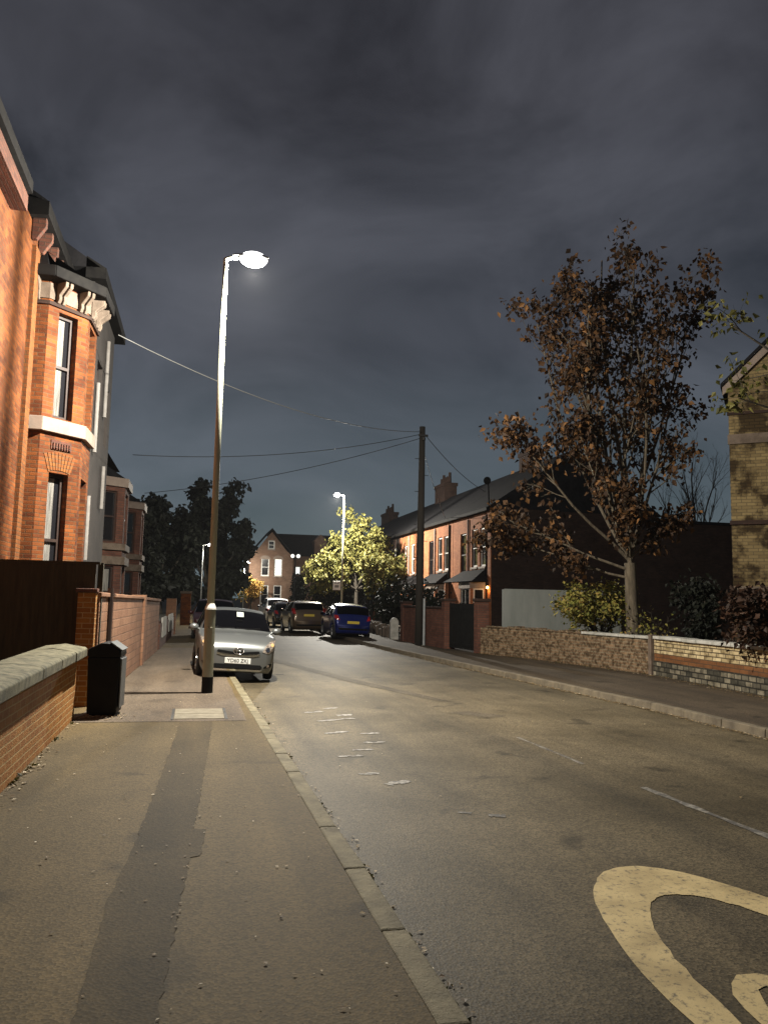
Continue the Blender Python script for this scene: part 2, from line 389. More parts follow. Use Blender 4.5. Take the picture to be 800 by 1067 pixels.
class MB:
    def __init__(s):
        s.v, s.f, s.tone = [], [], []

    def add(s, vs, fs, tone=None):
        n = len(s.v)
        s.v.extend([Vector(p) for p in vs])
        s.f.extend([[i + n for i in f] for f in fs])
        if tone is not None:
            s.tone.extend([tone] * len(fs))
        return s

    def quad(s, a, b, c, d):
        return s.add([a, b, c, d], [[0, 1, 2, 3]])

    def poly(s, pts):
        return s.add(pts, [list(range(len(pts)))])

    def box(s, x0, y0, z0, x1, y1, z1):
        v = [(x0, y0, z0), (x1, y0, z0), (x1, y1, z0), (x0, y1, z0), (x0, y0, z1), (x1, y0, z1), (x1, y1, z1), (x0, y1, z1)]
        return s.add(v, [[3, 2, 1, 0], [4, 5, 6, 7], [0, 1, 5, 4], [1, 2, 6, 5], [2, 3, 7, 6], [3, 0, 4, 7]])

    def prism(s, plan, z0, z1, ztop=None):
        """plan polygon (anticlockwise) extruded; ztop optional per-vertex tops"""
        n = len(plan)
        zt = ztop or [z1] * n
        v = [(p[0], p[1], z0) for p in plan] + [(p[0], p[1], zt[i]) for i, p in enumerate(plan)]
        f = [list(range(n))[::-1], list(range(n, 2 * n))]
        for i in range(n):
            j = (i + 1) % n
            f.append([i, j, n + j, n + i])
        return s.add(v, f)

    def hull2(s, a, b):
        """join two equal rings of points with caps"""
        n = len(a)
        f = [list(range(n))[::-1], list(range(n, 2 * n))]
        for i in range(n):
            j = (i + 1) % n
            f.append([i, j, n + j, n + i])
        return s.add(list(a) + list(b), f)

    def tube(s, pts, rad, n=8, cap=True):
        pts = [Vector(p) for p in pts]
        if not isinstance(rad, (list, tuple)):
            rad = [rad] * len(pts)
        rings = []
        up = Vector((0, 0, 1))
        prev = None
        for i, p in enumerate(pts):
            a = pts[max(0, i - 1)]; b = pts[min(len(pts) - 1, i + 1)]
            d = (b - a)
            if d.length < 1e-9:
                d = Vector((0, 0, 1))
            d.normalize()
            if prev is None:
                x = d.cross(up)
                if x.length < 0.05:
                    x = d.cross(Vector((0, 1, 0)))
            else:
                x = prev - d * prev.dot(d)
                if x.length < 1e-6:
                    x = d.cross(up)
            x.normalize(); prev = x
            y = d.cross(x)
            rings.append([p + (x * math.cos(2 * math.pi * k / n) + y * math.sin(2 * math.pi * k / n)) * rad[i] for k in range(n)])
        b0 = len(s.v)
        for r in rings:
            s.v.extend(r)
        for i in range(len(rings) - 1):
            for k in range(n):
                a = b0 + i * n + k; b = b0 + i * n + (k + 1) % n
                s.f.append([a, b, b + n, a + n])
        if cap:
            s.f.append([b0 + k for k in range(n)][::-1])
            s.f.append([b0 + (len(rings) - 1) * n + k for k in range(n)])
        return s

    def ball(s, c, r, sx=1, sy=1, sz=1, n=12, m=8):
        c = Vector(c)
        vs, fs = [], []
        for i in range(m + 1):
            t = math.pi * i / m
            for k in range(n):
                a = 2 * math.pi * k / n
                vs.append(c + Vector((r * sx * math.sin(t) * math.cos(a), r * sy * math.sin(t) * math.sin(a), r * sz * math.cos(t))))
        for i in range(m):
            for k in range(n):
                fs.append([i * n + k, (i + 1) * n + k, (i + 1) * n + (k + 1) % n, i * n + (k + 1) % n])
        return s.add(vs, fs)

    def build(s, name, mt, parent=None, smooth=False, bevel=0.0, loc=None, subsurf=0, weld=False):
        if parent is not None:
            org = ORG[parent.name]
        elif loc is not None:
            org = Vector(loc)
        else:
            xs = [p.x for p in s.v]; ys = [p.y for p in s.v]; zs = [p.z for p in s.v]
            org = Vector(((min(xs) + max(xs)) / 2, (min(ys) + max(ys)) / 2, min(zs)))
        me = bpy.data.meshes.new(name)
        me.from_pydata([tuple(p - org) for p in s.v], [], s.f)
        if s.tone and len(s.tone) == len(s.f):
            at = me.attributes.new('tone', 'FLOAT', 'FACE')
            at.data.foreach_set('value', s.tone)
        me.materials.append(MT[mt] if isinstance(mt, str) else mt)
        if not s.tone:
            bm = bmesh.new(); bm.from_mesh(me)
            if weld:
                bmesh.ops.remove_doubles(bm, verts=bm.verts, dist=0.0005)
                bmesh.ops.recalc_face_normals(bm, faces=bm.faces)
            uvl = bm.loops.layers.uv.new('UVMap')
            for f in bm.faces:
                n = f.normal
                if abs(n.z) < 0.75:
                    t = Vector((-n.y, n.x, 0)); t.normalize()
                    for l in f.loops:
                        p = l.vert.co + org
                        l[uvl].uv = (p.dot(t), p.z)
                else:
                    for l in f.loops:
                        p = l.vert.co + org
                        l[uvl].uv = (p.y, p.x)
            bm.to_mesh(me); bm.free()
        if smooth:
            for p in me.polygons:
                p.use_smooth = True
        o = bpy.data.objects.new(name, me)
        COL.objects.link(o)
        if parent is not None:
            o.parent = parent
        else:
            o.location = org
        ORG[o.name] = org
        if bevel:
            b = o.modifiers.new('b', 'BEVEL'); b.width = bevel; b.segments = 2; b.limit_method = 'ANGLE'
        if subsurf:
            b = o.modifiers.new('s', 'SUBSURF'); b.levels = subsurf; b.render_levels = subsurf
        return o


def tag(o, label=None, cat=None, group=None, kind=None):
    if label: o['label'] = label
    if cat: o['category'] = cat
    if group: o['group'] = group
    if kind: o['kind'] = kind
    return o


def root(name, label, cat, loc, group=None):
    o = bpy.data.objects.new(name, None)
    COL.objects.link(o)
    o.location = loc
    o.empty_display_size = 0.3
    ORG[o.name] = Vector(loc)
    return tag(o, label, cat, group)


def copy_tree(o, parent=None, keep=None):
    c = o.copy()
    COL.objects.link(c)
    if parent is not None:
        c.parent = parent
    for ch in list(o.children):
        copy_tree(ch, c)
    return c


def struct(mb, name, mt, **k):
    return tag(mb.build(name, mt, **k), kind='structure')


def lerp_path(pts, y):
    for i in range(len(pts) - 1):
        if y <= pts[i + 1][0] or i == len(pts) - 2:
            a, b = pts[i], pts[i + 1]
            return a[1] + (b[1] - a[1]) * (y - a[0]) / (b[0] - a[0])


# ------------------------------------------------------------------ ground, road, pavements
KL = [(-25, 1.25), (3, 1.11), (9, 1.01), (15.5, 0.9), (36, 0.55), (60, 0.3), (130, -0.2)]
KR = [(-25, 7.6), (12, 7.5), (19, 7.02), (25, 6.62), (29, 6.42), (40, 6.35), (60, 6.2), (130, 5.0)]
WL = [(-25, -1.45), (11.4, -1.45), (12.6, -1.38), (24.5, -1.0), (36, -0.78), (60, -0.7), (130, -1.8)]
WR = [(-25, 10.2), (12.7, 10.2), (17, 10.5), (21.7, 9.6), (24, 8.8), (26.4, 8.4), (31, 8.12), (45, 8.6), (60, 9.0), (130, 9.0)]
YS = sorted(set([-25, -10, 0, 3, 6, 9, 12, 12.7, 15.5, 17, 19, 21.7, 24, 25, 26.4, 29, 31, 36, 40, 45, 60, 80, 100, 130]))

g = MB()
g.quad((-700, -300, -0.3), (700, -300, -0.3), (700, 1200, -0.3), (-700, 1200, -0.3))
struct(g, 'ground', 'ground')
rd = MB()
for a, b in zip(YS, YS[1:]):
    rd.quad((lerp_path(KL, a), a, -0.12), (lerp_path(KR, a), a, -0.12), (lerp_path(KR, b), b, -0.12), (lerp_path(KL, b), b, -0.12))
struct(rd, 'road', 'road', loc=(0, 0, -0.12), weld=True)
pl = MB(); pr = MB()
KW = 0.13
for a, b in zip(YS, YS[1:]):
    pl.quad((lerp_path(WL, a) - 0.5, a, 0), (lerp_path(KL, a) - KW, a, 0), (lerp_path(KL, b) - KW, b, 0), (lerp_path(WL, b) - 0.5, b, 0))
    pr.quad((lerp_path(KR, a) + KW, a, 0), (lerp_path(WR, a) + 0.5, a, 0), (lerp_path(WR, b) + 0.5, b, 0), (lerp_path(KR, b) + KW, b, 0))
struct(pl, 'pavement', 'pave', loc=(0, 0, 0), weld=True)
struct(pr, 'pavement', 'pave_r', loc=(0, 0, 0), weld=True)
# garden earth behind the walls
gl = MB(); gr = MB()
for a, b in zip(YS, YS[1:]):
    gl.quad((-60, a, -0.02), (lerp_path(WL, a) - 0.3, a, -0.02), (lerp_path(WL, b) - 0.3, b, -0.02), (-60, b, -0.02))
    gr.quad((lerp_path(WR, a) + 0.3, a, -0.02), (80, a, -0.02), (80, b, -0.02), (lerp_path(WR, b) + 0.3, b, -0.02))
struct(gl, 'garden_ground', 'ground', loc=(0, 0, 0), weld=True)
struct(gr, 'garden_ground', 'ground', loc=(0, 0, 0), weld=True)


def kerb(path, sgn, y0, y1, mt, ln=0.91):
    mb = MB()
    y = y0
    while y < y1:
        b = min(y + ln, y1)
        j = [rnd.uniform(-0.006, 0.006) for _ in range(4)]
        xa, xb = lerp_path(path, y + 0.002), lerp_path(path, b - 0.002)
        za, zb = 0.006 + j[0], 0.006 + j[1]
        ia, ib = xa - sgn * KW, xb - sgn * KW
        fa, fb = xa + j[2], xb + j[3]
        P = lambda x, yy, z: (x, yy, z)
        lo = [P(ia, y + .002, -0.25), P(fa + sgn * .02, y + .002, -0.25), P(fb + sgn * .02, b - .002, -0.25), P(ib, b - .002, -0.25)]
        hi = [P(ia, y + .002, za), P(fa, y + .002, za), P(fb, b - .002, zb), P(ib, b - .002, zb)]
        if sgn < 0:
            lo.reverse(); hi.reverse()
        mb.hull2(lo, hi)
        y = b
    return struct(mb, 'kerb', mt, bevel=0.014)


kerb(KL, 1, -6, 70, 'kerb')
kerb(KR, -1, 4, 70, 'kerb_far')


def sheet(pts, z, name, mt, wob=0.0, step=0.12, seed=1):
    """flat patch with a slightly ragged outline"""
    rr = random.Random(seed)
    o = []
    n = len(pts)
    for i in range(n):
        a, b = Vector((*pts[i], z)), Vector((*pts[(i + 1) % n], z))
        k = max(1, int((b - a).length / step)) if wob else 1
        nn = Vector((-(b - a).y, (b - a).x, 0)).normalized()
        for q in range(k):
            o.append(a.lerp(b, q / k) + nn * (rr.uniform(-wob, wob)))
    mb = MB(); mb.poly(o)
    return struct(mb, name, mt, loc=(0, 0, z))


sheet([(-0.56, -1), (-0.22, -1), (-0.14, 2), (-0.07, 3.3), (0.04, 5.3), (0.11, 5.32), (0.15, 5.9), (0.07, 5.92), (0.3, 10.85), (-0.11, 10.86), (-0.2, 8.3), (-0.31, 5.6), (-0.38, 4.6), (-0.38, 3.4), (-0.46, 1.5)],
      0.004, 'pavement_patch', 'patch', 0.009, 0.07, 3)
sheet([(-1.44, 10.9), (0.74, 10.86), (0.66, 20), (0.55, 26), (-0.95, 26), (-1.36, 12.7)], 0.004, 'pavement_patch', 'pave2', 0.01, 0.3, 4)
sheet([(-0.95, 13.93), (0.12, 13.98), (0.12, 14.08), (-0.95, 14.05)], 0.008, 'pavement_patch', 'patch', 0.012, 0.1, 5)
# road repairs
sheet([(3.9, 12.1), (4.45, 11.6), (4.75, 11.75), (4.3, 12.3)], -0.116, 'road_patch', 'road_r', 0.03, 0.12, 8)
sheet([(3.2, 17), (4.2, 13.5), (4.42, 13.5), (3.5, 17.2), (2.3, 23), (2.0, 23)], -0.116, 'road_patch', 'road_r', 0.02, 0.3, 9)

# utility cover in the pavement
cv = root('utility_cover', 'pale concrete utility cover set in the pavement before the nearest lamp post', 'utility cover', (0.13, 11.5, 0.0))
for i, (y0, y1) in enumerate(((11.05, 11.5), (11.52, 12.0))):
    mb = MB(); mb.box(-0.2, y0, -0.06, 0.46, y1, 0.012); mb.build('slab', 'cover', cv, bevel=0.008)
for x in (-0.24, 0.463):
    mb = MB(); mb.box(x, 11.0, -0.06, x + .037, 12.05, 0.009); mb.build('frame', 'iron', cv)

# ---- painted markings
Z1 = -0.116


def ring(cx, cy, rx, ry, irx, iry, n=96, seed=2):
    rr = random.Random(seed)
    mb = MB()
    vs, fs = [], []
    for k in range(n):
        a = 2 * math.pi * k / n
        j = rr.uniform(-0.010, 0.010); j2 = rr.uniform(-0.010, 0.010)
        vs.append((cx + (rx + j) * math.cos(a), cy + (ry + j) * math.sin(a), Z1))
        vs.append((cx + (irx + j2) * math.cos(a), cy + (iry + j2) * math.sin(a), Z1))
    for k in range(n):
        q = (k + 1) % n
        fs.append([2 * k, 2 * q, 2 * q + 1, 2 * k + 1])
    return mb.add(vs, fs)


def stroke(path, wids, mb=None, seed=1, z=Z1):
    """painted stroke of varying width along a centre line"""
    rr = random.Random(seed)
    mb = mb or MB()
    path = [Vector((*p, 0)) for p in path]
    vs, fs = [], []
    for i, p in enumerate(path):
        a = path[max(0, i - 1)]; b = path[min(len(path) - 1, i + 1)]
        d = (b - a).normalized(); nn = Vector((-d.y, d.x, 0))
        w = wids[i] if isinstance(wids, (list, tuple)) else wids
        vs.append((p + nn * (w / 2 + rr.uniform(-.008, .008))).to_tuple()[:2] + (z,))
        vs.append((p - nn * (w / 2 + rr.uniform(-.008, .008))).to_tuple()[:2] + (z,))
    for i in range(len(path) - 1):
        fs.append([2 * i + 1, 2 * i + 3, 2 * i + 2, 2 * i])
    return mb.add(vs, fs)


# elongated 20 roundel
rg = ring(2.88, 2.72, 0.79, 2.30, 0.585, 1.78)
struct(rg, 'road_marking', 'mark_y', loc=(0, 0, Z1))
# the figures 2 and 0, stretched along the road
two = MB()
pts, ws = [], []
for k in range(13):
    a = R(188 - k * 18)
    pts.append((2.63 + 0.20 * math.cos(a), 2.98 + 0.46 * math.sin(a))); ws.append(0.078 + 0.055 * abs(math.sin(a)))
pts += [(2.72, 2.7), (2.6, 2.4), (2.5, 2.2)]; ws += [0.11, 0.1, 0.1]
stroke(pts, ws, two)
two.quad((2.44, 1.95, Z1), (2.82, 1.95, Z1), (2.82, 2.17, Z1), (2.44, 2.17, Z1))
struct(two, 'road_marking', 'mark_y', loc=(0, 0, Z1))
zero = ring(3.2, 2.72, 0.2, 0.8, 0.1, 0.56, seed=9)
struct(zero, 'road_marking', 'mark_y', loc=(0, 0, Z1))
# worn lettering remnants and centre dashes
wm = MB()
for (x0, y0, x1, y1, w) in [(1.72, 12.35, 2.0, 12.5, .14), (2.05, 12.75, 2.3, 12.85, .12), (1.78, 11.5, 2.35, 11.75, .14), (2.15, 12.05, 2.4, 12.1, .2), (1.72, 10.45, 2.05, 10.6, .12),
                            (2.18, 10.4, 2.42, 10.42, .12), (2.1, 9.75, 2.36, 9.77, .1), (1.86, 9.3, 2.1, 9.32, .1), (1.62, 8.95, 1.9, 8.95, .1),
                            (1.68, 8.02, 1.88, 8.06, .1), (1.85, 7.56, 2.1, 7.68, .13)]:
    k = 7
    stroke([(x0 + (x1 - x0) * q / k, y0 + (y1 - y0) * q / k + rnd.uniform(-.02, .02)) for q in range(k + 1)], [w * rnd.uniform(.4, 1.0) for _ in range(k + 1)], wm, seed=q_seed if (q_seed := int(x0 * 100)) else 1)
struct(wm, 'road_marking', 'mark_w', loc=(0, 0, Z1))
fm = MB()
for (x0, y0, x1, y1, w) in [(4.26, 7.1, 4.34, 5.4, .1), (4.15, 9.9, 4.2, 8.2, .05), (2.2, 6.5, 2.3, 6.46, .07), (2.42, 6.38, 2.55, 6.33, .1)]:
    k = 12
    stroke([(x0 + (x1 - x0) * q / k, y0 + (y1 - y0) * q / k) for q in range(k + 1)], [w * rnd.uniform(.5, 1.0) for _ in range(k + 1)], fm, seed=int(x0 * 77))
struct(fm, 'road_marking', 'mark_f', loc=(0, 0, Z1))


# ------------------------------------------------------------------ street lamps
def batwing(ld):
    """road lantern photometry: dim straight down, strongest at about 65 degrees, little above the horizontal"""
    ld.use_nodes = True
    nt = ld.node_tree
    em = [n for n in nt.nodes if n.type == 'EMISSION'][0]
    L = nt.links.new
    tc = N(nt, 'ShaderNodeTexCoord')
    sp = N(nt, 'ShaderNodeSeparateXYZ')
    mr = N(nt, 'ShaderNodeMapRange')
    mr.inputs['From Min'].default_value = -1; mr.inputs['From Max'].default_value = 1
    rp = N(nt, 'ShaderNodeValToRGB')
    els = rp.color_ramp.elements
    vals = [(-1.0, 0.82), (-0.82, 0.62), (-0.6, 0.30), (-0.42, 0.88), (-0.28, 0.9), (-0.14, 0.19), (0.0, 0.025), (0.15, 0.014), (1.0, 0.014)]
    for i, (c, v) in enumerate(vals):
        p = (c + 1) / 2
        e = els[0] if i == 0 else (els[1] if i == len(vals) - 1 else els.new(p))
        e.position = p; e.color = (v, v, v, 1)
    L(tc.outputs['Normal'], sp.inputs[0]); L(sp.outputs['Z'], mr.inputs['Value'])
    L(mr.outputs[0], rp.inputs[0]); L(rp.outputs[0], em.inputs['Strength'])


def street_lamp(loc, h, reach, power, label, group, lens='lamp_on', detail=True, post='post', col=(1, 0.945, 0.83), base=None, head=0.28):
    x, y, z = loc
    t = root('street_lamp', label, 'street lamp', loc, group)
    s = 1 if reach > 0 else -1
    if detail:
        mb = MB(); mb.tube([(x, y, -0.05), (x, y, 0.27)], 0.094, 20); mb.build('base_band', 'post_black', t, smooth=False)
        mb = MB(); mb.tube([(x, y, 0.27), (x, y, 1.40)], 0.09, 20)
        mb.build('base', 'post', t)
        mb = MB(); mb.tube([(x, y, 1.40), (x, y, 1.43), (x, y, 1.50)], [0.096, 0.09, 0.062], 20); mb.build('collar', 'post_white', t)
        mb = MB(); mb.box(x - 0.045, y - 0.096, 0.5, x + 0.045, y - 0.085, 1.1); mb.build('access_door', 'post', t, bevel=0.01)
    mb = MB()
    mb.tube([(x, y, z + (1.48 if detail else 0)), (x, y, z + h - 0.12)], [0.062 if detail else 0.075, 0.042], 14); mb.build('pole', post, t, smooth=True)
    mb = MB()
    mb.tube([(x, y, z + h - 0.14), (x, y, z + h - 0.03), (x + s * 0.05, y, z + h), (x + reach * 0.5, y, z + h + 0.02)], [0.044, 0.04, 0.034, 0.032], 12)
    mb.build('arm', post, t, smooth=True)
    # lantern: flat tapered canopy with a bowl below
    hx = x + reach
    mb = MB()
    secs = []
    for q, (dx, wy, hz_) in enumerate([(-0.34, .05, .04), (-0.26, .09, .055), (0.0, .135, .075), (0.2, .14, .07), (0.3, .09, .04)]):
        ring_ = []
        for k in range(14):
            a = 2 * math.pi * k / 14
            zz = math.sin(a)
            ring_.append((hx + s * dx, y + wy * math.cos(a), z + h + 0.04 + (hz_ * zz if zz > 0 else 0.012 * zz)))
        secs.append(ring_)
    for a, b in zip(secs, secs[1:]):
        mb.hull2(a, b)
    mb.build('lantern', 'post_galv', t)
    mb = MB(); mb.ball((hx + s * 0.03, y, z + h + 0.02), 1.0, 0.25, 0.165, 0.14, 18, 12)
    mb.build('lens', lens, t, smooth=True)
    ld = bpy.data.lights.new('street_lamp_light', 'POINT')
    ld.energy = power; ld.color = col; ld.shadow_soft_size = 0.07
    batwing(ld)
    lo = bpy.data.objects.new('lamp_light', ld)
    COL.objects.link(lo)
    lo.parent = t
    lo.location = (reach + s * 0.03, 0, h - 0.20)
    return t


LG = 'lit street lamps along the road'
street_lamp((0.27, 14.0, 0), 7.66, 0.46, LAMP_W, 'tall olive street lamp glaring in front of the silver car', LG)
street_lamp((9.4, 52.0, 0), 8.5, -0.45, 20000, 'lit street lamp rising in front of the yellow-green tree', LG, detail=False, post='post')
street_lamp((0.5, 70.0, 0), 6.0, 0.6, 600, 'lit street lamp standing before the dark trees on the pavement side of the silver car', LG, 'lamp_far', False, 'post_galv')
street_lamp((5.05, 87.0, 0), 5.3, 0.3, 2400, 'distant lit street lamp standing beside the gable of the far house', LG, 'lamp_far', False, 'post_galv')

# twin globe lamp
t = root('street_lamp', 'slender lamp post with two pale globes before the far house', 'street lamp', (9.05, 75, 0), LG)
mb = MB(); mb.tube([(9.05, 75, 0), (9.05, 75, 5.35)], [0.09, 0.06], 10); mb.build('pole', 'post_black', t, smooth=True)
mb = MB(); mb.tube([(8.78, 75, 5.35), (9.32, 75, 5.35)], 0.035, 8); mb.build('arm', 'post_black', t)
for dx in (-0.27, 0.27):
    mb = MB(); mb.ball((9.05 + dx, 75, 5.55), 0.18, n=14, m=10); mb.build('globe', emis('globe_glow', (1, .97, .9), 1.3), t, smooth=True)


# ------------------------------------------------------------------ building helpers
class Fr:
    """wall frame: P0, direction d along the wall; outward is to the right of d"""

    def __init__(s, p0, p1):
        s.p = Vector((p0[0], p0[1], 0)); e = Vector((p1[0], p1[1], 0))
        s.len = (e - s.p).length
        s.d = (e - s.p).normalized(); s.n = Vector((s.d.y, -s.d.x, 0))

    def P(s, u, w, z):
        return s.p + s.d * u + s.n * w + Vector((0, 0, z))

    def box(s, mb, u0, u1, w0, w1, z0, z1):
        a = [s.P(u0, w1, z0), s.P(u1, w1, z0), s.P(u1, w0, z0), s.P(u0, w0, z0)]
        b = [p + Vector((0, 0, z1 - z0)) for p in a]
        mb.hull2(a, b)

    def wall(s, mb, u0, u1, z0, z1, holes=(), depth=0.16):
        us = sorted(set([u0, u1] + [h[0] for h in holes] + [h[1] for h in holes]))
        zs = sorted(set([z0, z1] + [h[2] for h in holes] + [h[3] for h in holes]))
        for a, b in zip(us, us[1:]):
            for c, d in zip(zs, zs[1:]):
                cu, cz = (a + b) / 2, (c + d) / 2
                if any(h[0] < cu < h[1] and h[2] < cz < h[3] for h in holes):
                    continue
                mb.quad(s.P(a, 0, c), s.P(b, 0, c), s.P(b, 0, d), s.P(a, 0, d))
        for (a, b, c, d) in [h[:4] for h in holes]:
            mb.quad(s.P(a, 0, c), s.P(a, 0, d), s.P(a, -depth, d), s.P(a, -depth, c))
            mb.quad(s.P(b, 0, d), s.P(b, 0, c), s.P(b, -depth, c), s.P(b, -depth, d))
            mb.quad(s.P(a, 0, d), s.P(b, 0, d), s.P(b, -depth, d), s.P(a, -depth, d))
            mb.quad(s.P(b, 0, c), s.P(a, 0, c), s.P(a, -depth, c), s.P(b, -depth, c))


def window(fr, par, u0, u1, z0, z1, fmat='frame_d', dep=0.16, fw_=0.055, pane='pane', curtain=None, mid=True, mull=False, sill=None, arch=False):
    w0, w1 = -dep - 0.03, -dep + 0.03
    mb = MB()
    fr.box(mb, u0, u0 + fw_, w0, w1, z0, z1); fr.box(mb, u1 - fw_, u1, w0, w1, z0, z1)
    fr.box(mb, u0 + fw_, u1 - fw_, w0, w1, z0, z0 + fw_ * 1.2); fr.box(mb, u0 + fw_, u1 - fw_, w0, w1, z1 - fw_, z1)
    zm = (z0 + z1) / 2
    if mid:
        fr.box(mb, u0 + fw_, u1 - fw_, w0, w1 + 0.01, zm - 0.028, zm + 0.028)
    if mull:
        um = (u0 + u1) / 2
        fr.box(mb, um - 0.02, um + 0.02, w0 + .003, w1 - .003, z0 + fw_ * 1.2, z1 - fw_)
    wnd = mb.build('window', fmat, par)
    g = MB(); g.quad(fr.P(u0 + .01, -dep - .012, z0 + .01), fr.P(u1 - .01, -dep - .012, z0 + .01), fr.P(u1 - .01, -dep - .012, z1 - .01), fr.P(u0 + .01, -dep - .012, z1 - .01))
    g.build('pane', pane, wnd)
    if curtain:
        c = MB()
        c0, c1, cz0, cz1 = curtain
        n = 14
        for q in range(n):
            ua, ub = c0 + (c1 - c0) * q / n, c0 + (c1 - c0) * (q + 1) / n
            wa, wb = -dep - .006 + .004 * math.sin(q * 1.9), -dep - .006 + .004 * math.sin((q + 1) * 1.9)
            c.quad(fr.P(ua, wa, cz0), fr.P(ub, wb, cz0), fr.P(ub, wb, cz1), fr.P(ua, wa, cz1))
        c.build('curtain', 'curtain', wnd)
    if sill:
        sb = MB(); fr.box(sb, u0 - .07, u1 + .07, -dep + .035, 0.07, z0 - .11, z0); sb.build('sill', sill, wnd, bevel=0.008)
    return wnd


def gable_roof(mb, plan0, plan1, ze, zr, ov=0.25, th=0.12):
    pass


# ------------------------------------------------------------------ the orange brick villa on the left
vil = root('brick_house', 'orange brick villa with a two storey bay and pale bracketed eaves', 'house', (-3.5, 13, 0))
A = [(-3.15, 15.5), (-2.9, 15.5), (-2.28, 16.2), (-2.24, 17.2)]
f0 = Fr((-3.15, 4.0), (-3.15, 15.5)); fA = Fr(A[0], A[1]); fB = Fr(A[1], A[2]); fC = Fr(A[2], A[3])
wl = MB()
f0.wall(wl, 0, f0.len, 0, 8.3, [(3.2, 4.3, 1.6, 3.8), (3.2, 4.3, 4.85, 6.9)])
fA.wall(wl, 0, fA.len, 0, 7.6)
hB = [(0.24, 0.68, 1.35, 3.86), (0.24, 0.68, 4.90, 6.93)]
hC = [(0.2, 0.8, 1.35, 3.86), (0.2, 0.8, 4.90, 6.93)]
fB.wall(wl, 0, fB.len, 0, 7.6, hB, 0.2); fC.wall(wl, 0, fC.len, 0, 7.6, hC, 0.2)
fD = Fr(A[3], (-3.15, 18.0)); fD.wall(wl, 0, fD.len, 0, 7.6)
fE = Fr((-11, 4.0), (-3.15, 4.0)); fE.wall(wl, 0, fE.len, 0, 8.3)
fG = Fr((-3.15, 18.0), (-11, 18.0)); fG.wall(wl, 0, fG.len, 0, 8.3)
Fr((-3.15, 15.5), (-3.15, 18.0)).wall(wl, 0, 2.5, 7.6, 8.3)
wl.build('wall', 'brick_o', vil)
pm = MB(); f0.box(pm, 10.95, 11.32, -0.02, 0.075, 0, 7.9); pm.build('pilaster', 'brick_c', vil)
for (a, b, c, d) in hB:
    window(fB, vil, a, b, c, d, dep=0.17, fw_=0.06, curtain=(a + .07, a + .27, c + .08, d - .08))
for (a, b, c, d) in hC:
    window(fC, vil, a, b, c, d, dep=0.17, fw_=0.06)
for z0 in (1.6, 4.85):
    window(f0, vil, 3.2, 4.3, z0, z0 + 2.1, dep=0.14)
# painted sill band around the bay
bd = MB()


def follow(mb, pts, out0, out1, z0, z1):
    """band following the bay plan, mitred at the corners"""
    n = len(pts)
    ns = []
    for i in range(n - 1):
        d = (Vector(pts[i + 1]) - Vector(pts[i])).normalized(); ns.append(Vector((d.y, -d.x)))
    def off(i, o):
        if i == 0: nn = ns[0]
        elif i == n - 1: nn = ns[-1]
        else:
            nn = (ns[i - 1] + ns[i]); nn = nn / (nn.dot(ns[i]))
        p = Vector(pts[i]) + nn * o
        return p
    for i in range(n - 1):
        a0, a1, b0, b1 = off(i, out0), off(i, out1), off(i + 1, out0), off(i + 1, out1)
        lo = [(a1.x, a1.y, z0), (b1.x, b1.y, z0), (b0.x, b0.y, z0), (a0.x, a0.y, z0)]
        hi = [(p[0], p[1], z1) for p in lo]
        mb.hull2(lo, hi)


follow(bd, A, -0.02, 0.085, 4.60, 4.86)
bd.build('sill_band', 'band', vil, bevel=0.01)
cb = MB(); follow(cb, A, -0.02, 0.05, 7.0, 7.07); cb.build('string_course', 'brick_k', vil)
fz = MB(); follow(fz, A, -0.02, 0.025, 7.12, 7.42); fz.build('frieze', 'stone', vil)
gt = MB(); follow(gt, A, -0.1, 0.33, 7.45, 7.66); gt.build('gutter', 'gutter', vil, bevel=0.02)
rf = MB()
for (p, q) in zip(A, A[1:]):
    dd = (Vector(q) - Vector(p)).normalized(); nn = Vector((dd.y, -dd.x)) * 0.22
    rf.add([(p[0] + nn.x, p[1] + nn.y, 7.665), (q[0] + nn.x, q[1] + nn.y, 7.665), (-3.1, 17.2, 8.25), (-3.1, 16.0, 8.25)], [[0, 1, 2, 3]])
rf.build('bay_roof', 'slate', vil)
# paired brackets under the bay eaves
for fr, us in ((fA, (0.06,)), (fB, (0.16, 0.27, 0.68, 0.79)), (fC, (0.1, 0.22, 0.64, 0.86))):
    for u in us:
        b = MB()
        prof = [(0.03, 7.06), (0.08, 7.06), (0.12, 7.14), (0.11, 7.22), (0.2, 7.30), (0.27, 7.36), (0.28, 7.448), (0.03, 7.448)]
        ra = [fr.P(u - .035, w, z) for w, z in prof]; rb = [fr.P(u + .035, w, z) for w, z in prof]
        b.hull2(rb, ra); b.build('bracket', 'stone', vil, bevel=0.012)
# arch of cut bricks over the lower bay window, and terracotta panel
ar = MB()
for k in range(9):
    t0, t1 = -0.5 + k / 9 + .012, -0.5 + (k + 1) / 9 - .012
    ub = lambda t: 0.46 + t * 0.50
    ut = lambda t: 0.46 + t * 0.74
    zz = lambda t: 3.865 + 0.05 * (1 - (2 * t) ** 2)
    q0 = [fB.P(ub(t0), .012, zz(t0)), fB.P(ub(t1), .012, zz(t1)), fB.P(ut(t1), .012, zz(t1) + .33), fB.P(ut(t0), .012, zz(t0) + .33)]
    q1 = [p - fB.n * .02 for p in q0]
    ar.hull2(q1, q0)
ar.build('window_arch', 'brick_c', vil)
tp = MB(); fB.box(tp, 0.24, 0.70, -.01, .02, 4.30, 4.47)
for k in range(7):
    fB.box(tp, 0.27 + k * .06, 0.305 + k * .06, .015, .05, 4.32, 4.42)
tp.build('ornament_panel', 'brick_d', vil)
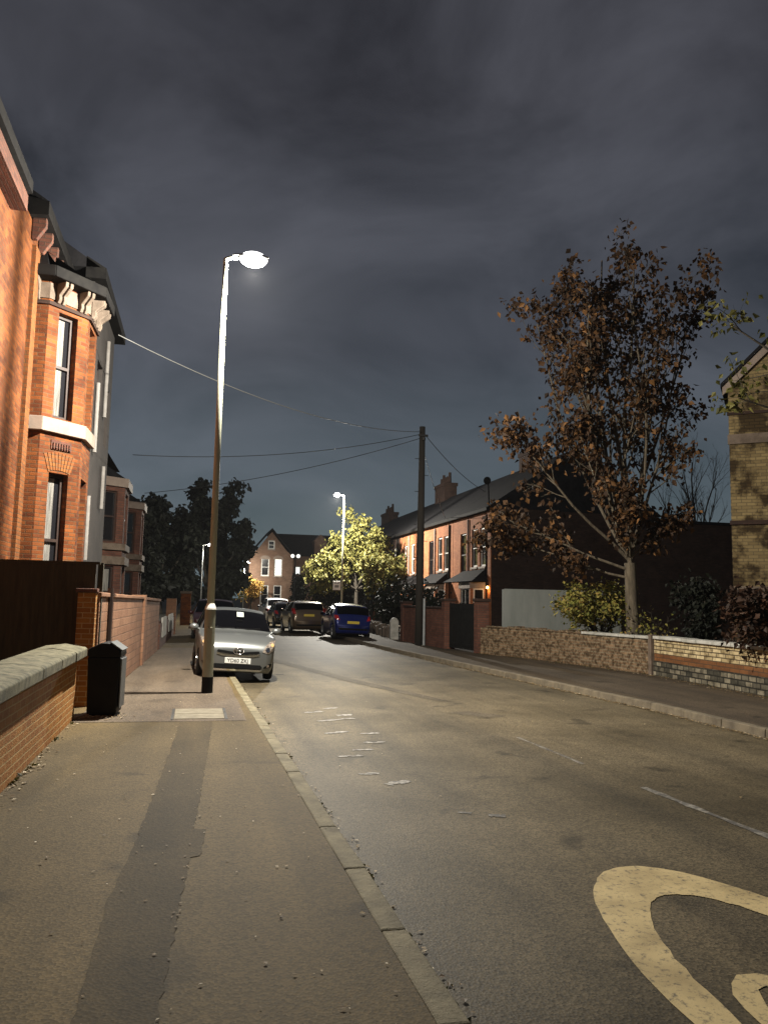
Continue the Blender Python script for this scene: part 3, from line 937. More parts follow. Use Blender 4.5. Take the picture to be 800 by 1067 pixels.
# main eaves with brackets (two heights) and slate roofs
e1 = MB()
e1.hull2([(-3.17, 4, 8.0), (-2.85, 4, 8.06), (-2.85, 4, 8.26), (-3.17, 4, 8.3)], [(-3.17, 13.3, 8.0), (-2.85, 13.3, 8.06), (-2.85, 13.3, 8.26), (-3.17, 13.3, 8.3)])
e1.build('eaves', 'gutter', vil)
s1 = MB(); s1.box(-3.14, 4.1, 7.72, -2.9, 13.24, 7.985); s1.build('eaves', 'brick_d', vil)
e2 = MB()
e2.hull2([(-3.6, 14.65, 8.3), (-2.85, 14.65, 8.36), (-2.85, 14.65, 8.62), (-3.6, 14.65, 8.72)], [(-3.6, 17.9, 8.3), (-2.85, 17.9, 8.36), (-2.85, 17.9, 8.62), (-3.6, 17.9, 8.72)])
e2.build('eaves', 'gutter', vil)
for k in range(5):
    y = 14.85 + k * 0.62
    b = MB(); b.hull2([(-3.14, y - .06, 7.95), (-3.05, y - .06, 7.95), (-2.9, y - .06, 8.2), (-2.9, y - .06, 8.355), (-3.14, y - .06, 8.345)],
                      [(-3.14, y + .06, 7.95), (-3.05, y + .06, 7.95), (-2.9, y + .06, 8.2), (-2.9, y + .06, 8.355), (-3.14, y + .06, 8.345)])
    b.build('bracket', 'brick_d', vil, bevel=0.012)
rf = MB()
rf.hull2([(-2.9, 4, 8.27), (-7, 4, 11.0), (-11.2, 4, 8.2), (-7, 4, 8.1)], [(-2.9, 13.25, 8.27), (-7, 13.25, 11.0), (-11.2, 13.25, 8.2), (-7, 13.25, 8.1)])
rf.hull2([(-2.9, 14.7, 8.66), (-7, 14.7, 11.2), (-11.2, 14.7, 8.6), (-7, 14.7, 8.4)], [(-2.9, 17.9, 8.66), (-7, 17.9, 11.2), (-11.2, 17.9, 8.6), (-7, 17.9, 8.4)])
rf.build('roof', 'slate', vil)

# rendered grey house next door
gh = root('rendered_house', 'grey rendered house with pale downpipes beyond the orange bay', 'house', (-3.5, 20, 0))
w = MB()
fr = Fr((-2.42, 17.76), (-2.38, 21.7))
fr.wall(w, 0, fr.len, 0, 8.4, [(1.1, 2.0, 5.2, 7.0), (2.9, 3.5, 5.3, 6.8)], 0.14)
fr2 = Fr((-10, 17.76 + .28), (-2.42, 17.76)); fr2.wall(w, 0, fr2.len, 0, 8.4)
fr3 = Fr((-2.38, 21.7), (-10, 21.9)); fr3.wall(w, 0, fr3.len, 0, 8.4)
w.build('wall', 'render_g', gh)
window(fr, gh, 1.1, 2.0, 5.2, 7.0, 'frame_d', dep=0.12); window(fr, gh, 2.9, 3.5, 5.3, 6.8, 'frame_d', dep=0.12)
for (u, z0, z1) in ((0.55, 2.35, 3.75), (1.0, 4.8, 6.4), (2.75, 3.7, 4.75), (2.35, 5.9, 7.8)):
    p = MB(); p.tube([fr.P(u, .06, z0), fr.P(u, .06, z1)], 0.045, 10); p.build('downpipe', 'pipe_w', gh)
ev = MB(); ev.hull2([(-2.6, 17.6, 8.42), (-2.18, 17.6, 8.42), (-2.18, 17.6, 8.66), (-2.6, 17.6, 8.9)], [(-2.6, 22.3, 8.42), (-2.16, 22.3, 8.42), (-2.16, 22.3, 8.66), (-2.6, 22.3, 8.9)])
ev.build('eaves', 'gutter', gh)
rf = MB(); rf.hull2([(-2.3, 17.6, 8.67), (-6.2, 17.6, 11.2), (-10.2, 17.6, 8.6), (-6, 17.6, 8.45)], [(-2.3, 22.3, 8.67), (-6.2, 22.3, 11.2), (-10.2, 22.3, 8.6), (-6, 22.3, 8.45)])
rf.build('roof', 'slate', gh)


# dark brick houses further along, with white banded bays
def bay_house(label, Y0, xs, hz_, n):
    h = root('terraced_house', label, 'house', (-3.3, Y0, 0), 'dark brick bay houses beyond the grey house')
    xf = xs - 0.95
    w = MB()
    ff = Fr((xf, Y0), (xf, Y0 + 6.6)); ff.wall(w, 0, 6.6, 0, hz_, [(4.5, 5.4, 0.2, 2.4), (4.5, 5.4, 3.3, 4.9)])
    Fr((xf - 7, Y0), (xf, Y0)).wall(w, 0, 7, 0, hz_)
    Fr((xf, Y0 + 6.6), (xf - 7, Y0 + 6.6)).wall(w, 0, 7, 0, hz_)
    B = [(xf, Y0 + 1.0), (xs, Y0 + 1.75), (xs, Y0 + 3.3), (xf, Y0 + 4.05)]
    frs = [Fr(B[i], B[i + 1]) for i in range(3)]
    hs = {0: [(0.26, 0.95, .9, 2.5), (0.26, 0.95, 3.25, 4.85)], 1: [(0.3, 1.25, .9, 2.5), (0.3, 1.25, 3.25, 4.85)], 2: []}
    for i, f in enumerate(frs):
        f.wall(w, 0, f.len, 0, 5.05, hs[i], 0.12)
    w.build('wall', 'brick_d', h)
    for i in (0, 1):
        for (a, b, c, d) in hs[i]:
            lit = (i == 0 and c < 1 and n == 0)
            window(frs[i], h, a, b, c, d, 'frame_d', dep=0.1, fw_=.05, pane='pane', curtain=(a + .08, b - .1, c + .1, d - .1) if lit else None)
    window(ff, h, 4.5, 5.4, 3.3, 4.9, 'frame_d', dep=.12); dr = MB(); ff.box(dr, 4.5, 5.4, -.14, -.08, .2, 2.4); dr.build('door', 'frame_d', h)
    for (z0, z1) in ((2.55, 2.8), (3.0, 3.2), (5.0, 5.28)):
        b = MB(); follow(b, B, -.02, .1, z0, z1); b.build('band', 'stone' if z0 < 5 else 'band', h)
    r = MB(); r.add([(B[0][0], B[0][1], 5.29), (B[1][0], B[1][1], 5.29), (B[2][0], B[2][1], 5.29), (B[3][0], B[3][1], 5.29), (xf - .02, Y0 + 1.6, 5.9), (xf - .02, Y0 + 3.4, 5.9)],
              [[0, 1, 4], [1, 2, 5, 4], [2, 3, 5]]); r.build('bay_roof', 'slate', h)
    r = MB(); r.hull2([(xf + .3, Y0, hz_), (xf - 3.5, Y0, hz_ + 2.4), (xf - 7.2, Y0, hz_), (xf - 3, Y0, hz_ - .1)],
                      [(xf + .3, Y0 + 6.6, hz_), (xf - 3.5, Y0 + 6.6, hz_ + 2.4), (xf - 7.2, Y0 + 6.6, hz_), (xf - 3, Y0 + 6.6, hz_ - .1)])
    rr = r.build('roof', 'slate', h)
    c = MB(); c.box(xf - 3.9, Y0 + 6.1, hz_ + 1.7, xf - 3.0, Y0 + 6.58, hz_ + 3.7)
    for k in range(3):
        c.tube([(xf - 3.7 + k * .26, Y0 + 6.34, hz_ + 3.7), (xf - 3.7 + k * .26, Y0 + 6.34, hz_ + 4.1)], .09, 8)
    c.build('chimney', 'brick_k', rr)


bay_house('dark brick house with a pale banded bay right past the grey rendered house', 24.6, -2.3, 6.2, 0)
bay_house('second dark bay house from the grey rendered house, nearer the trees', 31.2, -2.2, 5.8, 1)

# ------------------------------------------------------------------ left boundary: garden wall, dark fence, pink wall, low wall
gw = root('garden_wall', 'low orange brick garden wall with mossy stone coping along the pavement', 'wall', (-1.6, 5, 0))
w = MB(); w.hull2([(-1.46, -3, -.1), (-1.46, -3, .8), (-1.8, -3, .8), (-1.8, -3, -.1)][::-1], [(-1.46, 11.2, -.1), (-1.46, 11.2, .8), (-1.8, 11.2, .8), (-1.8, 11.2, -.1)][::-1])
w.build('wall', 'brick_w', gw)
c = MB()
y = -3.0
rr = random.Random(5)
while y < 11.25:
    b = min(11.27, y + rr.uniform(.85, 1.15))
    if 11.27 - b < .3: b = 11.27
    j = rr.uniform(-.006, .006)
    pr_ = [(-1.35 + j, .80), (-1.35 + j, .905), (-1.375, .925), (-1.62, .962 + j), (-1.87, .94), (-1.9, .80)]
    c.hull2([(x, y + .008, z) for x, z in pr_][::-1], [(x, b - .008, z) for x, z in pr_][::-1])
    y = b
c.build('coping', 'coping', gw, bevel=0.012)

fd = root('board_fence', 'dark timber fence standing behind the garden wall and below the bay', 'fence', (-3.2, 12.62, 0))
b = MB()
x = -5.6
while x < -1.46:
    b.box(x, 12.62, 0, min(x + .1475, -1.44), 12.645, 2.06)
    x += .148
b.build('boards', 'fence_d', fd)
b = MB(); b.box(-5.6, 12.65, .4, -1.45, 12.7, .5); b.box(-5.6, 12.65, 1.6, -1.45, 12.7, 1.7); b.box(-5.6, 12.615, 2.062, -1.4, 12.68, 2.10); b.build('rail', 'fence_d', fd)
b = MB(); b.box(-1.438, 12.70, 0, -1.36, 12.78, 2.09); b.build('post', 'fence_d', fd)

pw = root('garden_wall', 'long pink painted brick wall running behind the litter bin', 'wall', (-1.3, 18, 0))
p = MB(); p.box(-1.66, 12.40, -.1, -1.41, 12.60, 1.64); p.build('pier', 'brick_w', pw, bevel=.006)
p = MB(); p.box(-1.69, 12.37, 1.64, -1.39, 12.60, 1.70); p.build('pier_cap', 'brick_d', pw, bevel=.01)
w = MB()


def slab_wall(mb, a, b, th, z0a, z1a, z0b, z1b):
    a = Vector((*a, 0)); b = Vector((*b, 0)); d = (b - a).normalized(); n = Vector((d.y, -d.x, 0))
    lo = [a, b, b - n * th, a - n * th]
    mb.hull2([lo[0] + Vector((0, 0, z0a)), lo[1] + Vector((0, 0, z0b)), lo[2] + Vector((0, 0, z0b)), lo[3] + Vector((0, 0, z0a))],
             [lo[0] + Vector((0, 0, z1a)), lo[1] + Vector((0, 0, z1b)), lo[2] + Vector((0, 0, z1b)), lo[3] + Vector((0, 0, z1a))])


slab_wall(w, (-1.38, 12.605), (-1.16, 19.4), .24, -.1, 1.58, -.1, 1.52)
w.build('wall', 'brick_p', pw)
w = MB()
slab_wall(w, (-1.15, 19.75), (-1.0, 24.6), .24, -.1, 1.50, -.1, 1.44)
w.build('wall', 'brick_p', pw)
w = MB()
slab_wall(w, (-1.35, 12.605), (-1.13, 19.4), .3, 1.58, 1.65, 1.52, 1.58)
slab_wall(w, (-1.11, 19.752), (-.96, 24.6), .32, 1.50, 1.57, 1.44, 1.51)
w.build('coping', 'brick_p', pw, bevel=.012)
w = MB(); slab_wall(w, (-1.11, 19.402), (-1.10, 19.748), .32, -.1, 1.62, -.1, 1.62); w.build('pier', 'brick_p', pw, bevel=.01)
w = MB(); w.tube([(-1.325, 13.6, 0), (-1.325, 13.6, 1.72)], .05, 8); w.build('drainpipe', 'frame_d', pw)

lw = root('garden_wall', 'low wall with two white slabs past the end of the pink wall', 'wall', (-1, 30, 0))
w = MB(); slab_wall(w, (-.98, 25.2), (-.80, 35), .24, -.1, .75, -.1, .75); w.build('wall', 'brick_d', lw)
for (y0, y1) in ((26.3, 28.6), (30.4, 33.6)):
    w = MB(); slab_wall(w, (lerp_path([(25.2, -.96), (35, -.78)], y0), y0), (lerp_path([(25.2, -.96), (35, -.78)], y1), y1), .05, .3, .92, .3, .92); w.build('slab', 'coping_w', lw)
w = MB(); w.box(-1.15, 35.0, -.1, -.74, 35.4, 1.5); w.build('pier', 'brick_p', lw, bevel=.01)

# litter bin
lb = root('litter_bin', 'black litter bin with a pitched grey top at the end of the brick garden wall', 'litter bin', (-1.12, 11.62, 0))


def rotp(px, py, c, a):
    dx, dy = px - c[0], py - c[1]
    return (c[0] + dx * math.cos(a) - dy * math.sin(a), c[1] + dx * math.sin(a) + dy * math.cos(a))


bc = (-1.13, 11.65); ba = R(-4)


def binbox(mb, x0, y0, z0, x1, y1, z1, taper=0.0):
    lo = [rotp(x, y, bc, ba) + (z0,) for x, y in ((x0, y0), (x1, y0), (x1, y1), (x0, y1))]
    hi = [rotp(x, y, bc, ba) + (z1,) for x, y in ((x0 - taper, y0 - taper), (x1 + taper, y0 - taper), (x1 + taper, y1 + taper), (x0 - taper, y1 + taper))]
    mb.hull2(lo, hi)


b = MB(); binbox(b, -1.32, 11.42, 0.03, -.94, 11.86, .78, .02); b.build('body', 'bin', lb, bevel=.015)
b = MB(); binbox(b, -1.29, 11.45, 0, -.97, 11.83, .03); b.build('base', 'trim', lb)
b = MB(); binbox(b, -.918, 11.44, .1, -.905, 11.84, .76, 0.006); b.build('side_panel', 'bin_side', lb, bevel=.008)
b = MB()
hood = [(-1.345, .782), (-.912, .782), (-.91, .86), (-1.06, .965), (-1.17, .972), (-1.345, .885)]
ra = [rotp(x, 11.39, bc, ba) + (z,) for x, z in hood]; rb = [rotp(x, 11.89, bc, ba) + (z,) for x, z in hood]
b.hull2(ra, rb); b.build('hood', 'bin', lb, bevel=.02)
b = MB()
ra = [rotp(x, 11.395, bc, ba) + (z,) for x, z in ((-.905, .868), (-.895, .878), (-1.05, .985), (-1.06, .972))]
rb = [rotp(x, 11.885, bc, ba) + (z,) for x, z in ((-.905, .868), (-.895, .878), (-1.05, .985), (-1.06, .972))]
b.hull2(ra, rb); b.build('lid', 'bin_side', lb)

# ------------------------------------------------------------------ right boundary walls
ww = root('garden_wall', 'flaking pinkish brick wall with broken pale copings under the overgrown bush', 'wall', (9.6, 20, 0))
w = MB()
RB = [(10.5, 17.0), (9.62, 21.7), (8.80, 24.0)]
pts = []
for a, b in zip(RB, RB[1:]):
    slab_wall(w, b, a, .26, -.1, .82, -.1, .82)
w.build('wall', 'rubble', ww)
# copings stop at the bush, the rest is bare broken brick
w = MB()
rr = random.Random(11)
d = (Vector(RB[1]) - Vector(RB[0])); dl = d.length; d.normalize()
s_ = 0.05
while s_ < 2.4:
    e = s_ + rr.uniform(.4, .6)
    a = Vector(RB[0]) + d * e; b = Vector(RB[0]) + d * (e - (e - s_) + .012)
    z = rr.uniform(-.006, .006)
    slab_wall(w, (a.x - .05, a.y), (b.x - .05, b.y), .36, .825 + z, .89 + z, .825 + z, .89 + z)
    s_ = e
w.build('coping', 'coping_w', ww, bevel=.012)
w = MB()
while s_ < dl + 2.3:
    e = s_ + rr.uniform(.18, .3)
    if s_ < dl:
        a = Vector(RB[0]) + d * s_
    else:
        d2 = (Vector(RB[2]) - Vector(RB[1])).normalized(); a = Vector(RB[1]) + d2 * (s_ - dl)
    w.box(a.x - .02, a.y - .1, .825, a.x + .24, a.y + .12, .825 + rr.uniform(.03, .09))
    s_ = e
w.build('capping_bricks', 'rubble', ww, bevel=.008)

w2 = root('garden_wall', 'cream and brown banded brick wall with pale coping and rough stone base', 'wall', (10.3, 14, 0))
a, b_ = (10.52, 16.95), (10.1, 9.5)
w = MB(); slab_wall(w, a, b_, .28, .34, .83, .34, .83)
w.build('wall', 'cream_brick', w2)
w = MB(); slab_wall(w, (a[0] - .012, a[1] - .02), (b_[0] - .012, b_[1]), .02, .34, .50, .34, .50); w.build('brown_band', 'brown_brick', w2)
w = MB(); slab_wall(w, (a[0] - .035, a[1]), (b_[0] - .035, b_[1]), .34, -.1, .337, -.1, .337); w.build('base', 'base_stone', w2, bevel=.01)
w = MB()
y = 16.93
while y > 9.6:
    e = y - rr.uniform(.55, 1.3)
    xa = lerp_path([(9.5, 10.1), (16.95, 10.52)], y) - .06; xb = lerp_path([(9.5, 10.1), (16.95, 10.52)], e) - .06
    j = rr.uniform(-.005, .005)
    slab_wall(w, (xa, y - .006), (xb, e + .006), .42, .833 + j, .905 + j, .833 + j, .905 + j)
    y = e
w.build('coping', 'coping_w', w2, bevel=.014)
w = MB(); w.box(10.44, 16.97, -.1, 10.62, 17.1, .93); w.build('pier', 'stone', w2, bevel=.012)

# piers, gate and taller wall in front of the terrace
pg = root('garden_wall', 'tall red brick wall and pier beside the telegraph pole', 'wall', (8.3, 29, 0))
w = MB(); slab_wall(w, (8.14, 31.0), (8.4, 26.75), .24, -.1, 1.35, -.1, 1.35); w.build('wall', 'brick_d', pg)
w = MB(); slab_wall(w, (8.1, 31.0), (8.36, 26.75), .32, 1.353, 1.42, 1.353, 1.42); w.build('coping', 'brick_k', pg)
for (x, y, z) in ((8.36, 26.35, 1.62), (8.1, 31.02, 1.5)):
    w = MB(); w.box(x, y, -.1, x + .38, y + .38, z); q = w.build('pier', 'brick_d', pg, bevel=.008)
    w = MB(); w.box(x - .04, y - .04, z, x + .42, y + .42, z + .09); w.build('pier_cap', 'brick_k', q, bevel=.015)
gp = root('gate_pier', 'square brick gate pier where the flaking wall meets the black gate', 'gate pier', (8.85, 24.2, 0))
w = MB(); w.box(8.72, 24.02, -.1, 9.1, 24.4, 1.62); w.build('pier', 'brick_d', gp, bevel=.008)
w = MB(); w.box(8.68, 23.98, 1.62, 9.14, 24.44, 1.72); w.build('pier_cap', 'brick_k', gp, bevel=.015)
ga = root('garden_gate', 'solid black double gate between two brick piers', 'gate', (8.6, 25.4, 0))
for (p0, p1) in (((8.56, 26.33), (8.66, 25.4)), ((8.665, 25.37), (8.78, 24.43))):
    w = MB(); fr = Fr(p0, p1)
    fr.box(w, 0, fr.len, -.02, .02, .06, 1.55); fr.box(w, .02, .1, .02, .04, .06, 1.58); fr.box(w, fr.len - .1, fr.len - .02, .02, .04, .06, 1.58)
    fr.box(w, .1, fr.len - .1, .02, .04, 1.38, 1.46); fr.box(w, .1, fr.len - .1, .02, .04, .16, .24)
    w.build('gate_leaf', 'post_black', ga)

sp_ = root('stone_pier', 'short pale stone pier with a rounded top between the telegraph pole and blue car', 'stone pier', (8.1, 32.4, 0))
w = MB()
prof = [(-.17, -.1), (.17, -.1), (.17, .72), (.1, .86), (0, .9), (-.1, .86), (-.17, .72)]
w.hull2([(8.1 + x, 32.3, z) for x, z in prof], [(8.1 + x, 32.55, z) for x, z in prof]); w.build('stone', 'coping_w', sp_, bevel=.02)
rw = root('garden_wall', 'tumbledown low stone wall behind the blue car', 'wall', (8.2, 36, 0))
w = MB()
rr = random.Random(21)
for k in range(26):
    y = 33.2 + k * .3; x = 8.15 + k * .015
    w.box(x + rr.uniform(-.05, .05), y, -.05, x + .35, y + .26, rr.uniform(.3, .62))
w.build('stones', 'stone', rw, bevel=.03)

# ------------------------------------------------------------------ terrace on the right
XT = 14.5
TG = 'red brick terrace houses on the far side'


def terrace_house(label, Y0, wd, lit_door=False, kind=0, bmat='brick_t', end=False):
    h = root('terraced_house', label, 'house', (XT + 4, Y0 + wd / 2, 0), TG)
    ze, zr, xr = 6.25, 9.75, 19.2
    ff = Fr((XT, Y0 + wd), (XT, Y0))
    # u runs from far to near
    n = wd
    holes = [(n - 3.0, n - 2.1, 3.45, 5.5), (n - 1.75, n - .85, 3.45, 5.5), (n - 4.9, n - 3.9, 3.0, 5.4) if kind == 0 else (n - 4.9, n - 4.1, 3.45, 5.5), (n - 4.6, n - 3.6, .15, 2.5)]
    w = MB()
    ff.wall(w, 0, wd, 0, ze, holes, .14)
    gN = Fr((XT, Y0), (24, Y0))
    gw_ = MB(); gw_.poly([(XT, Y0, 0), (24, Y0, 0), (24, Y0, ze), (xr, Y0, zr - .1), (XT, Y0, ze)]); gw_.build('gable_wall', 'brick_k', h)  # camera-facing gable in near-black brick, unlike the front wall
    w.poly([(24, Y0 + wd, 0), (XT, Y0 + wd, 0), (XT, Y0 + wd, ze), (xr, Y0 + wd, zr - .1), (24, Y0 + wd, ze)])
    w.quad((24, Y0, 0), (24, Y0 + wd, 0), (24, Y0 + wd, ze), (24, Y0, ze))
    w.build('wall', bmat, h)
    for i, (a, b, c, d) in enumerate(holes[:3]):
        big = i == 2 and kind == 0
        window(ff, h, a, b, c, d, 'frame_d' if big else 'frame_w', dep=.1, fw_=.09, sill=None if big else 'band')
    a, b, c, d = holes[3]
    dm = MB(); ff.box(dm, a, b, -.13, -.07, c, d); dd = dm.build('door', 'frame_d', h)
    hm = MB(); hm.ball(ff.P(a + .12, -.05, 1.2), .035); hm.build('handle', 'chrome', dd)
    # ground floor bay with hipped lean-to roof
    B0, B1 = n - 3.3, n - .55
    b_ = MB()
    P = lambda u, w_: ff.P(u, w_, 0)
    bay = [(P(B0, 0).x, P(B0, 0).y), (P(B0 + .5, .75).x, P(B0 + .5, .75).y), (P(B1 - .5, .75).x, P(B1 - .5, .75).y), (P(B1, 0).x, P(B1, 0).y)]
    bfr = [Fr(bay[i], bay[i + 1]) for i in range(3)]
    bh = [(.15, .72, .85, 2.3), (.2, bfr[1].len - .2, .85, 2.3), (.15, .72, .85, 2.3)]
    for f, q in zip(bfr, bh):
        f.wall(b_, 0, f.len, 0, 2.3, [q], .08)
    b_.build('bay', bmat, h)
    for f, q in zip(bfr, bh):
        window(f, h, *q, 'frame_w', dep=.06, fw_=.07, mid=False, mull=f is bfr[1])
    lt = MB(); follow(lt, bay, -.01, .04, 2.3, 2.62); lt.build('lintel', 'band', h)
    rf = MB()
    u0, u1 = n - 5.1, B1 + .25
    e = [ff.P(u0, 0.95, 2.66), ff.P(u1, 0.95, 2.66), ff.P(u1, -.02, 2.66), ff.P(u0, -.02, 2.66)]
    tpt = [ff.P(u0 + .8, .02, 3.3), ff.P(u1 - .6, .02, 3.3), ff.P(u1 - .6, -.02, 3.3), ff.P(u0 + .8, -.02, 3.3)]
    rf.hull2(e, tpt); rf.build('porch_roof', 'slate', h)
    pm_ = MB(); ff.box(pm_, u0 + .1, u0 + .3, .7, .9, 0, 2.655); pm_.build('porch_post', 'brick_t', h)
    if end:
        cp = MB(); ff.box(cp, n - .42, n - .002, -.02, .06, 0, 6.2); cp.build('pilaster', bmat, h)
    dp = MB(); dp.tube([ff.P(n - .55, .06, .1), ff.P(n - .55, .06, 6.1)], .055, 8); dp.build('downpipe', 'gutter', h)
    dp = MB(); dp.tube([ff.P(n - 3.45, .06, 3.3), ff.P(n - 3.45, .06, 6.1)], .05, 8); dp.build('downpipe', 'pipe_w', h)
    ev = MB(); ff.box(ev, 0, wd, -.02, .3, 6.26, 6.42); ev.build('gutter', 'gutter', h)
    r = MB()
    r.hull2([(XT - .25, Y0 - .02, ze + .18), (xr, Y0 - .02, zr), (24.2, Y0 - .02, ze + .1), (xr, Y0 - .02, ze + .1)],
            [(XT - .25, Y0 + wd - .01, ze + .18), (xr, Y0 + wd - .01, zr), (24.2, Y0 + wd - .01, ze + .1), (xr, Y0 + wd - .01, ze + .1)])
    ro = r.build('roof', 'slate', h)
    return h, ff, ro


def chimney(ro, x, y, z0, z1, w=1.9, dpt=.7, pots=5):
    c = MB()
    c.box(x - dpt / 2, y - w / 2, z0, x + dpt / 2, y + w / 2, z1 - .25)
    c.box(x - dpt / 2 - .07, y - w / 2 - .07, z1 - .25, x + dpt / 2 + .07, y + w / 2 + .07, z1)
    ch = c.build('chimney', 'brick_k', ro)
    for k in range(pots):
        yy = y - w / 2 + w * (k + .5) / pots
        p = MB(); p.tube([(x, yy, z1), (x, yy, z1 + (.6 if k % 3 else .85))], [.14, .11], 10); p.build('chimney_pot', 'brick_k', ch)


h1, ff, ro = terrace_house('end terrace house with a lit orange wall lamp at its corner', 38.0, 6.2, True, 0, end=True)
# carriage lamp beside the corner
wp = (XT - .12, 38.25, 2.35)
wla = MB(); wla.tube([(XT + .0, 38.25, 2.5), (XT - .14, 38.25, 2.52)], .02, 6); wla.tube([(wp[0], wp[1], 2.42), (wp[0], wp[1], 2.5)], [.09, .03], 8)
wlo = wla.build('wall_lamp', 'gutter', h1)
wb = MB(); wb.ball(wp, .07, n=10, m=8); wb.build('bulb', 'warm_on', wlo, smooth=True)
ld = bpy.data.lights.new('wall_lamp_light', 'POINT'); ld.energy = 9; ld.color = (1, .5, .15); ld.shadow_soft_size = .05
lo = bpy.data.objects.new('wall_lamp_light', ld); COL.objects.link(lo); lo.parent = h1; lo.location = Vector((XT - .22, 38.2, 2.2)) - ORG[h1.name]
# satellite dish on the near gable edge
dsh = MB(); dsh.tube([(XT - .1, 38.1, 6.3), (XT - .2, 38.0, 7.9)], .035, 8)
dsh.tube([(XT - .2, 37.95, 7.75), (XT - .28, 37.85, 7.75), (XT - .34, 37.78, 7.74)], [.03, .12, .2], 16)
dsh.build('satellite_dish', 'gutter', h1)
h2, _, ro2 = terrace_house('second terrace house from the wall lamp, orange in the lamplight', 44.25, 6.2, kind=0)
h3, _, ro3 = terrace_house('third terrace house from the wall lamp, behind the telegraph pole', 50.5, 6.2, kind=1)
h4, _, ro4 = terrace_house('fourth terrace house from the wall lamp, partly behind the yellow-green tree', 56.75, 6.2, kind=1, bmat='brick_k')  # darkness away from the lamp painted in with near-black brick
h5, _, ro5 = terrace_house('farthest terrace house, mostly hidden by the yellow-green tree', 63.0, 18.0, kind=1, bmat='brick_k')  # shade painted in here too by the near-black brick
chimney(ro4, 19.2, 60.6, 8.5, 10.9, 2.6, 1.0, 5)
chimney(ro5, 19.2, 79.6, 8.5, 10.5, 3.2, 1.0, 5)
chimney(ro, 19.2, 43.9, 8.6, 10.6, 1.6, .8, 4)
# dark rear wing beyond the gable
rwg = root('outbuilding', 'dark flat topped outbuilding behind the brown leaved tree', 'outbuilding', (26, 38, 0))
w = MB(); w.box(21.0, 36.5, 0, 30.5, 37.9, 5.85); w.build('wall', 'brick_k', rwg)
w = MB(); w.box(20.9, 36.4, 5.85, 30.6, 37.95, 6.0); w.build('roof', 'slate', rwg)

wf = root('board_fence', 'pale grey panel fence in the garden behind the bush', 'fence', (13.5, 28, 0))
w = MB(); w.box(11.2, 28.0, .05, 15.9, 28.04, 2.12); w.build('panel', 'fence_w', wf)
for x in (11.15, 12.35, 13.55, 14.75, 15.92):
    w = MB(); w.box(x, 28.045, 0, x + .08, 28.12, 2.1); w.build('post', 'fence_w', wf)

# ------------------------------------------------------------------ buff gabled house at the right edge
yb = root('brick_house', 'stained buff brick gabled house with pale barge board behind the cream brick wall', 'house', (15.5, 16, 0))
C0 = Vector((12.72, 17.0)); gd = Vector((.77, -.638)); gd.normalize(); sdv = Vector((-gd.y, gd.x))
C1 = C0 + gd * 6.4
fr = Fr(C0, C1)
w = MB()
fr.wall(w, 0, 6.4, 0, 6.95, [(2.2, 3.6, .9, 2.9), (2.2, 3.6, 3.9, 5.6)])
w.poly([fr.P(0, 0, 6.95), fr.P(6.4, 0, 6.95), fr.P(3.2, 0, 10.1)])
bk = [fr.P(0, -9, 0), fr.P(6.4, -9, 0)]
w.quad(fr.P(0, -9, 0), fr.P(0, 0, 0), fr.P(0, 0, 6.95), fr.P(0, -9, 6.95))
w.quad(fr.P(6.4, 0, 0), fr.P(6.4, -9, 0), fr.P(6.4, -9, 6.95), fr.P(6.4, 0, 6.95))
w.poly([fr.P(6.4, -9, 0), fr.P(0, -9, 0), fr.P(0, -9, 6.95), fr.P(3.2, -9, 10.1), fr.P(6.4, -9, 6.95)])
w.build('wall', 'brick_y', yb)
for z0 in (.9, 3.9):
    window(fr, yb, 2.2, 3.6, z0, z0 + (2.0 if z0 < 1 else 1.7), 'frame_w', dep=.12, sill='stone')
for (z0, z1, mt) in ((5.62, 5.86, 'stone'), (6.35, 6.42, 'brick_k'), (3.62, 3.72, 'brick_k'), (2.0, 2.12, 'stone')):
    b = MB(); fr.box(b, -.03, 6.43, -.02, .05, z0, z1); b.build('band', mt, yb)
bb = MB()
for (ua, za, ub, zb) in ((-.12, 6.88, 3.2, 10.25), (6.52, 6.88, 3.2, 10.25)):
    q0 = [fr.P(ua, .02, za - .02), fr.P(ub, .02, zb - .22), fr.P(ub, .02, zb), fr.P(ua, .02, za + .2)]
    if ua > ub: q0 = q0[::-1]
    bb.hull2([p - fr.n * -.06 for p in q0], q0)
bb.build('barge_board', 'band', yb)
r = MB()
for (ua, za, ub, zb) in ((-.16, 7.05, 3.2, 10.3), (6.56, 7.05, 3.2, 10.3)):
    q0 = [fr.P(ua, .12, za), fr.P(ub, .12, zb), fr.P(ub, .12, zb + .1), fr.P(ua, .12, za + .1)]
    r.hull2(q0, [p - fr.n * 9.2 for p in q0])
r.build('roof', 'slate', yb)
sp2 = root('stone_pier', 'slim pale stone post at the corner of the buff house', 'stone pier', (12.2, 15.8, 0))
w = MB(); w.box(12.08, 15.7, 0, 12.3, 15.92, 1.5); w.build('shaft', 'stone', sp2, bevel=.015)
w = MB(); w.hull2([(12.04, 15.66, 1.5), (12.34, 15.66, 1.5), (12.34, 15.96, 1.5), (12.04, 15.96, 1.5)], [(12.12, 15.74, 1.66), (12.26, 15.74, 1.66), (12.26, 15.88, 1.66), (12.12, 15.88, 1.66)])
w.build('cap', 'stone', sp2, bevel=.01)

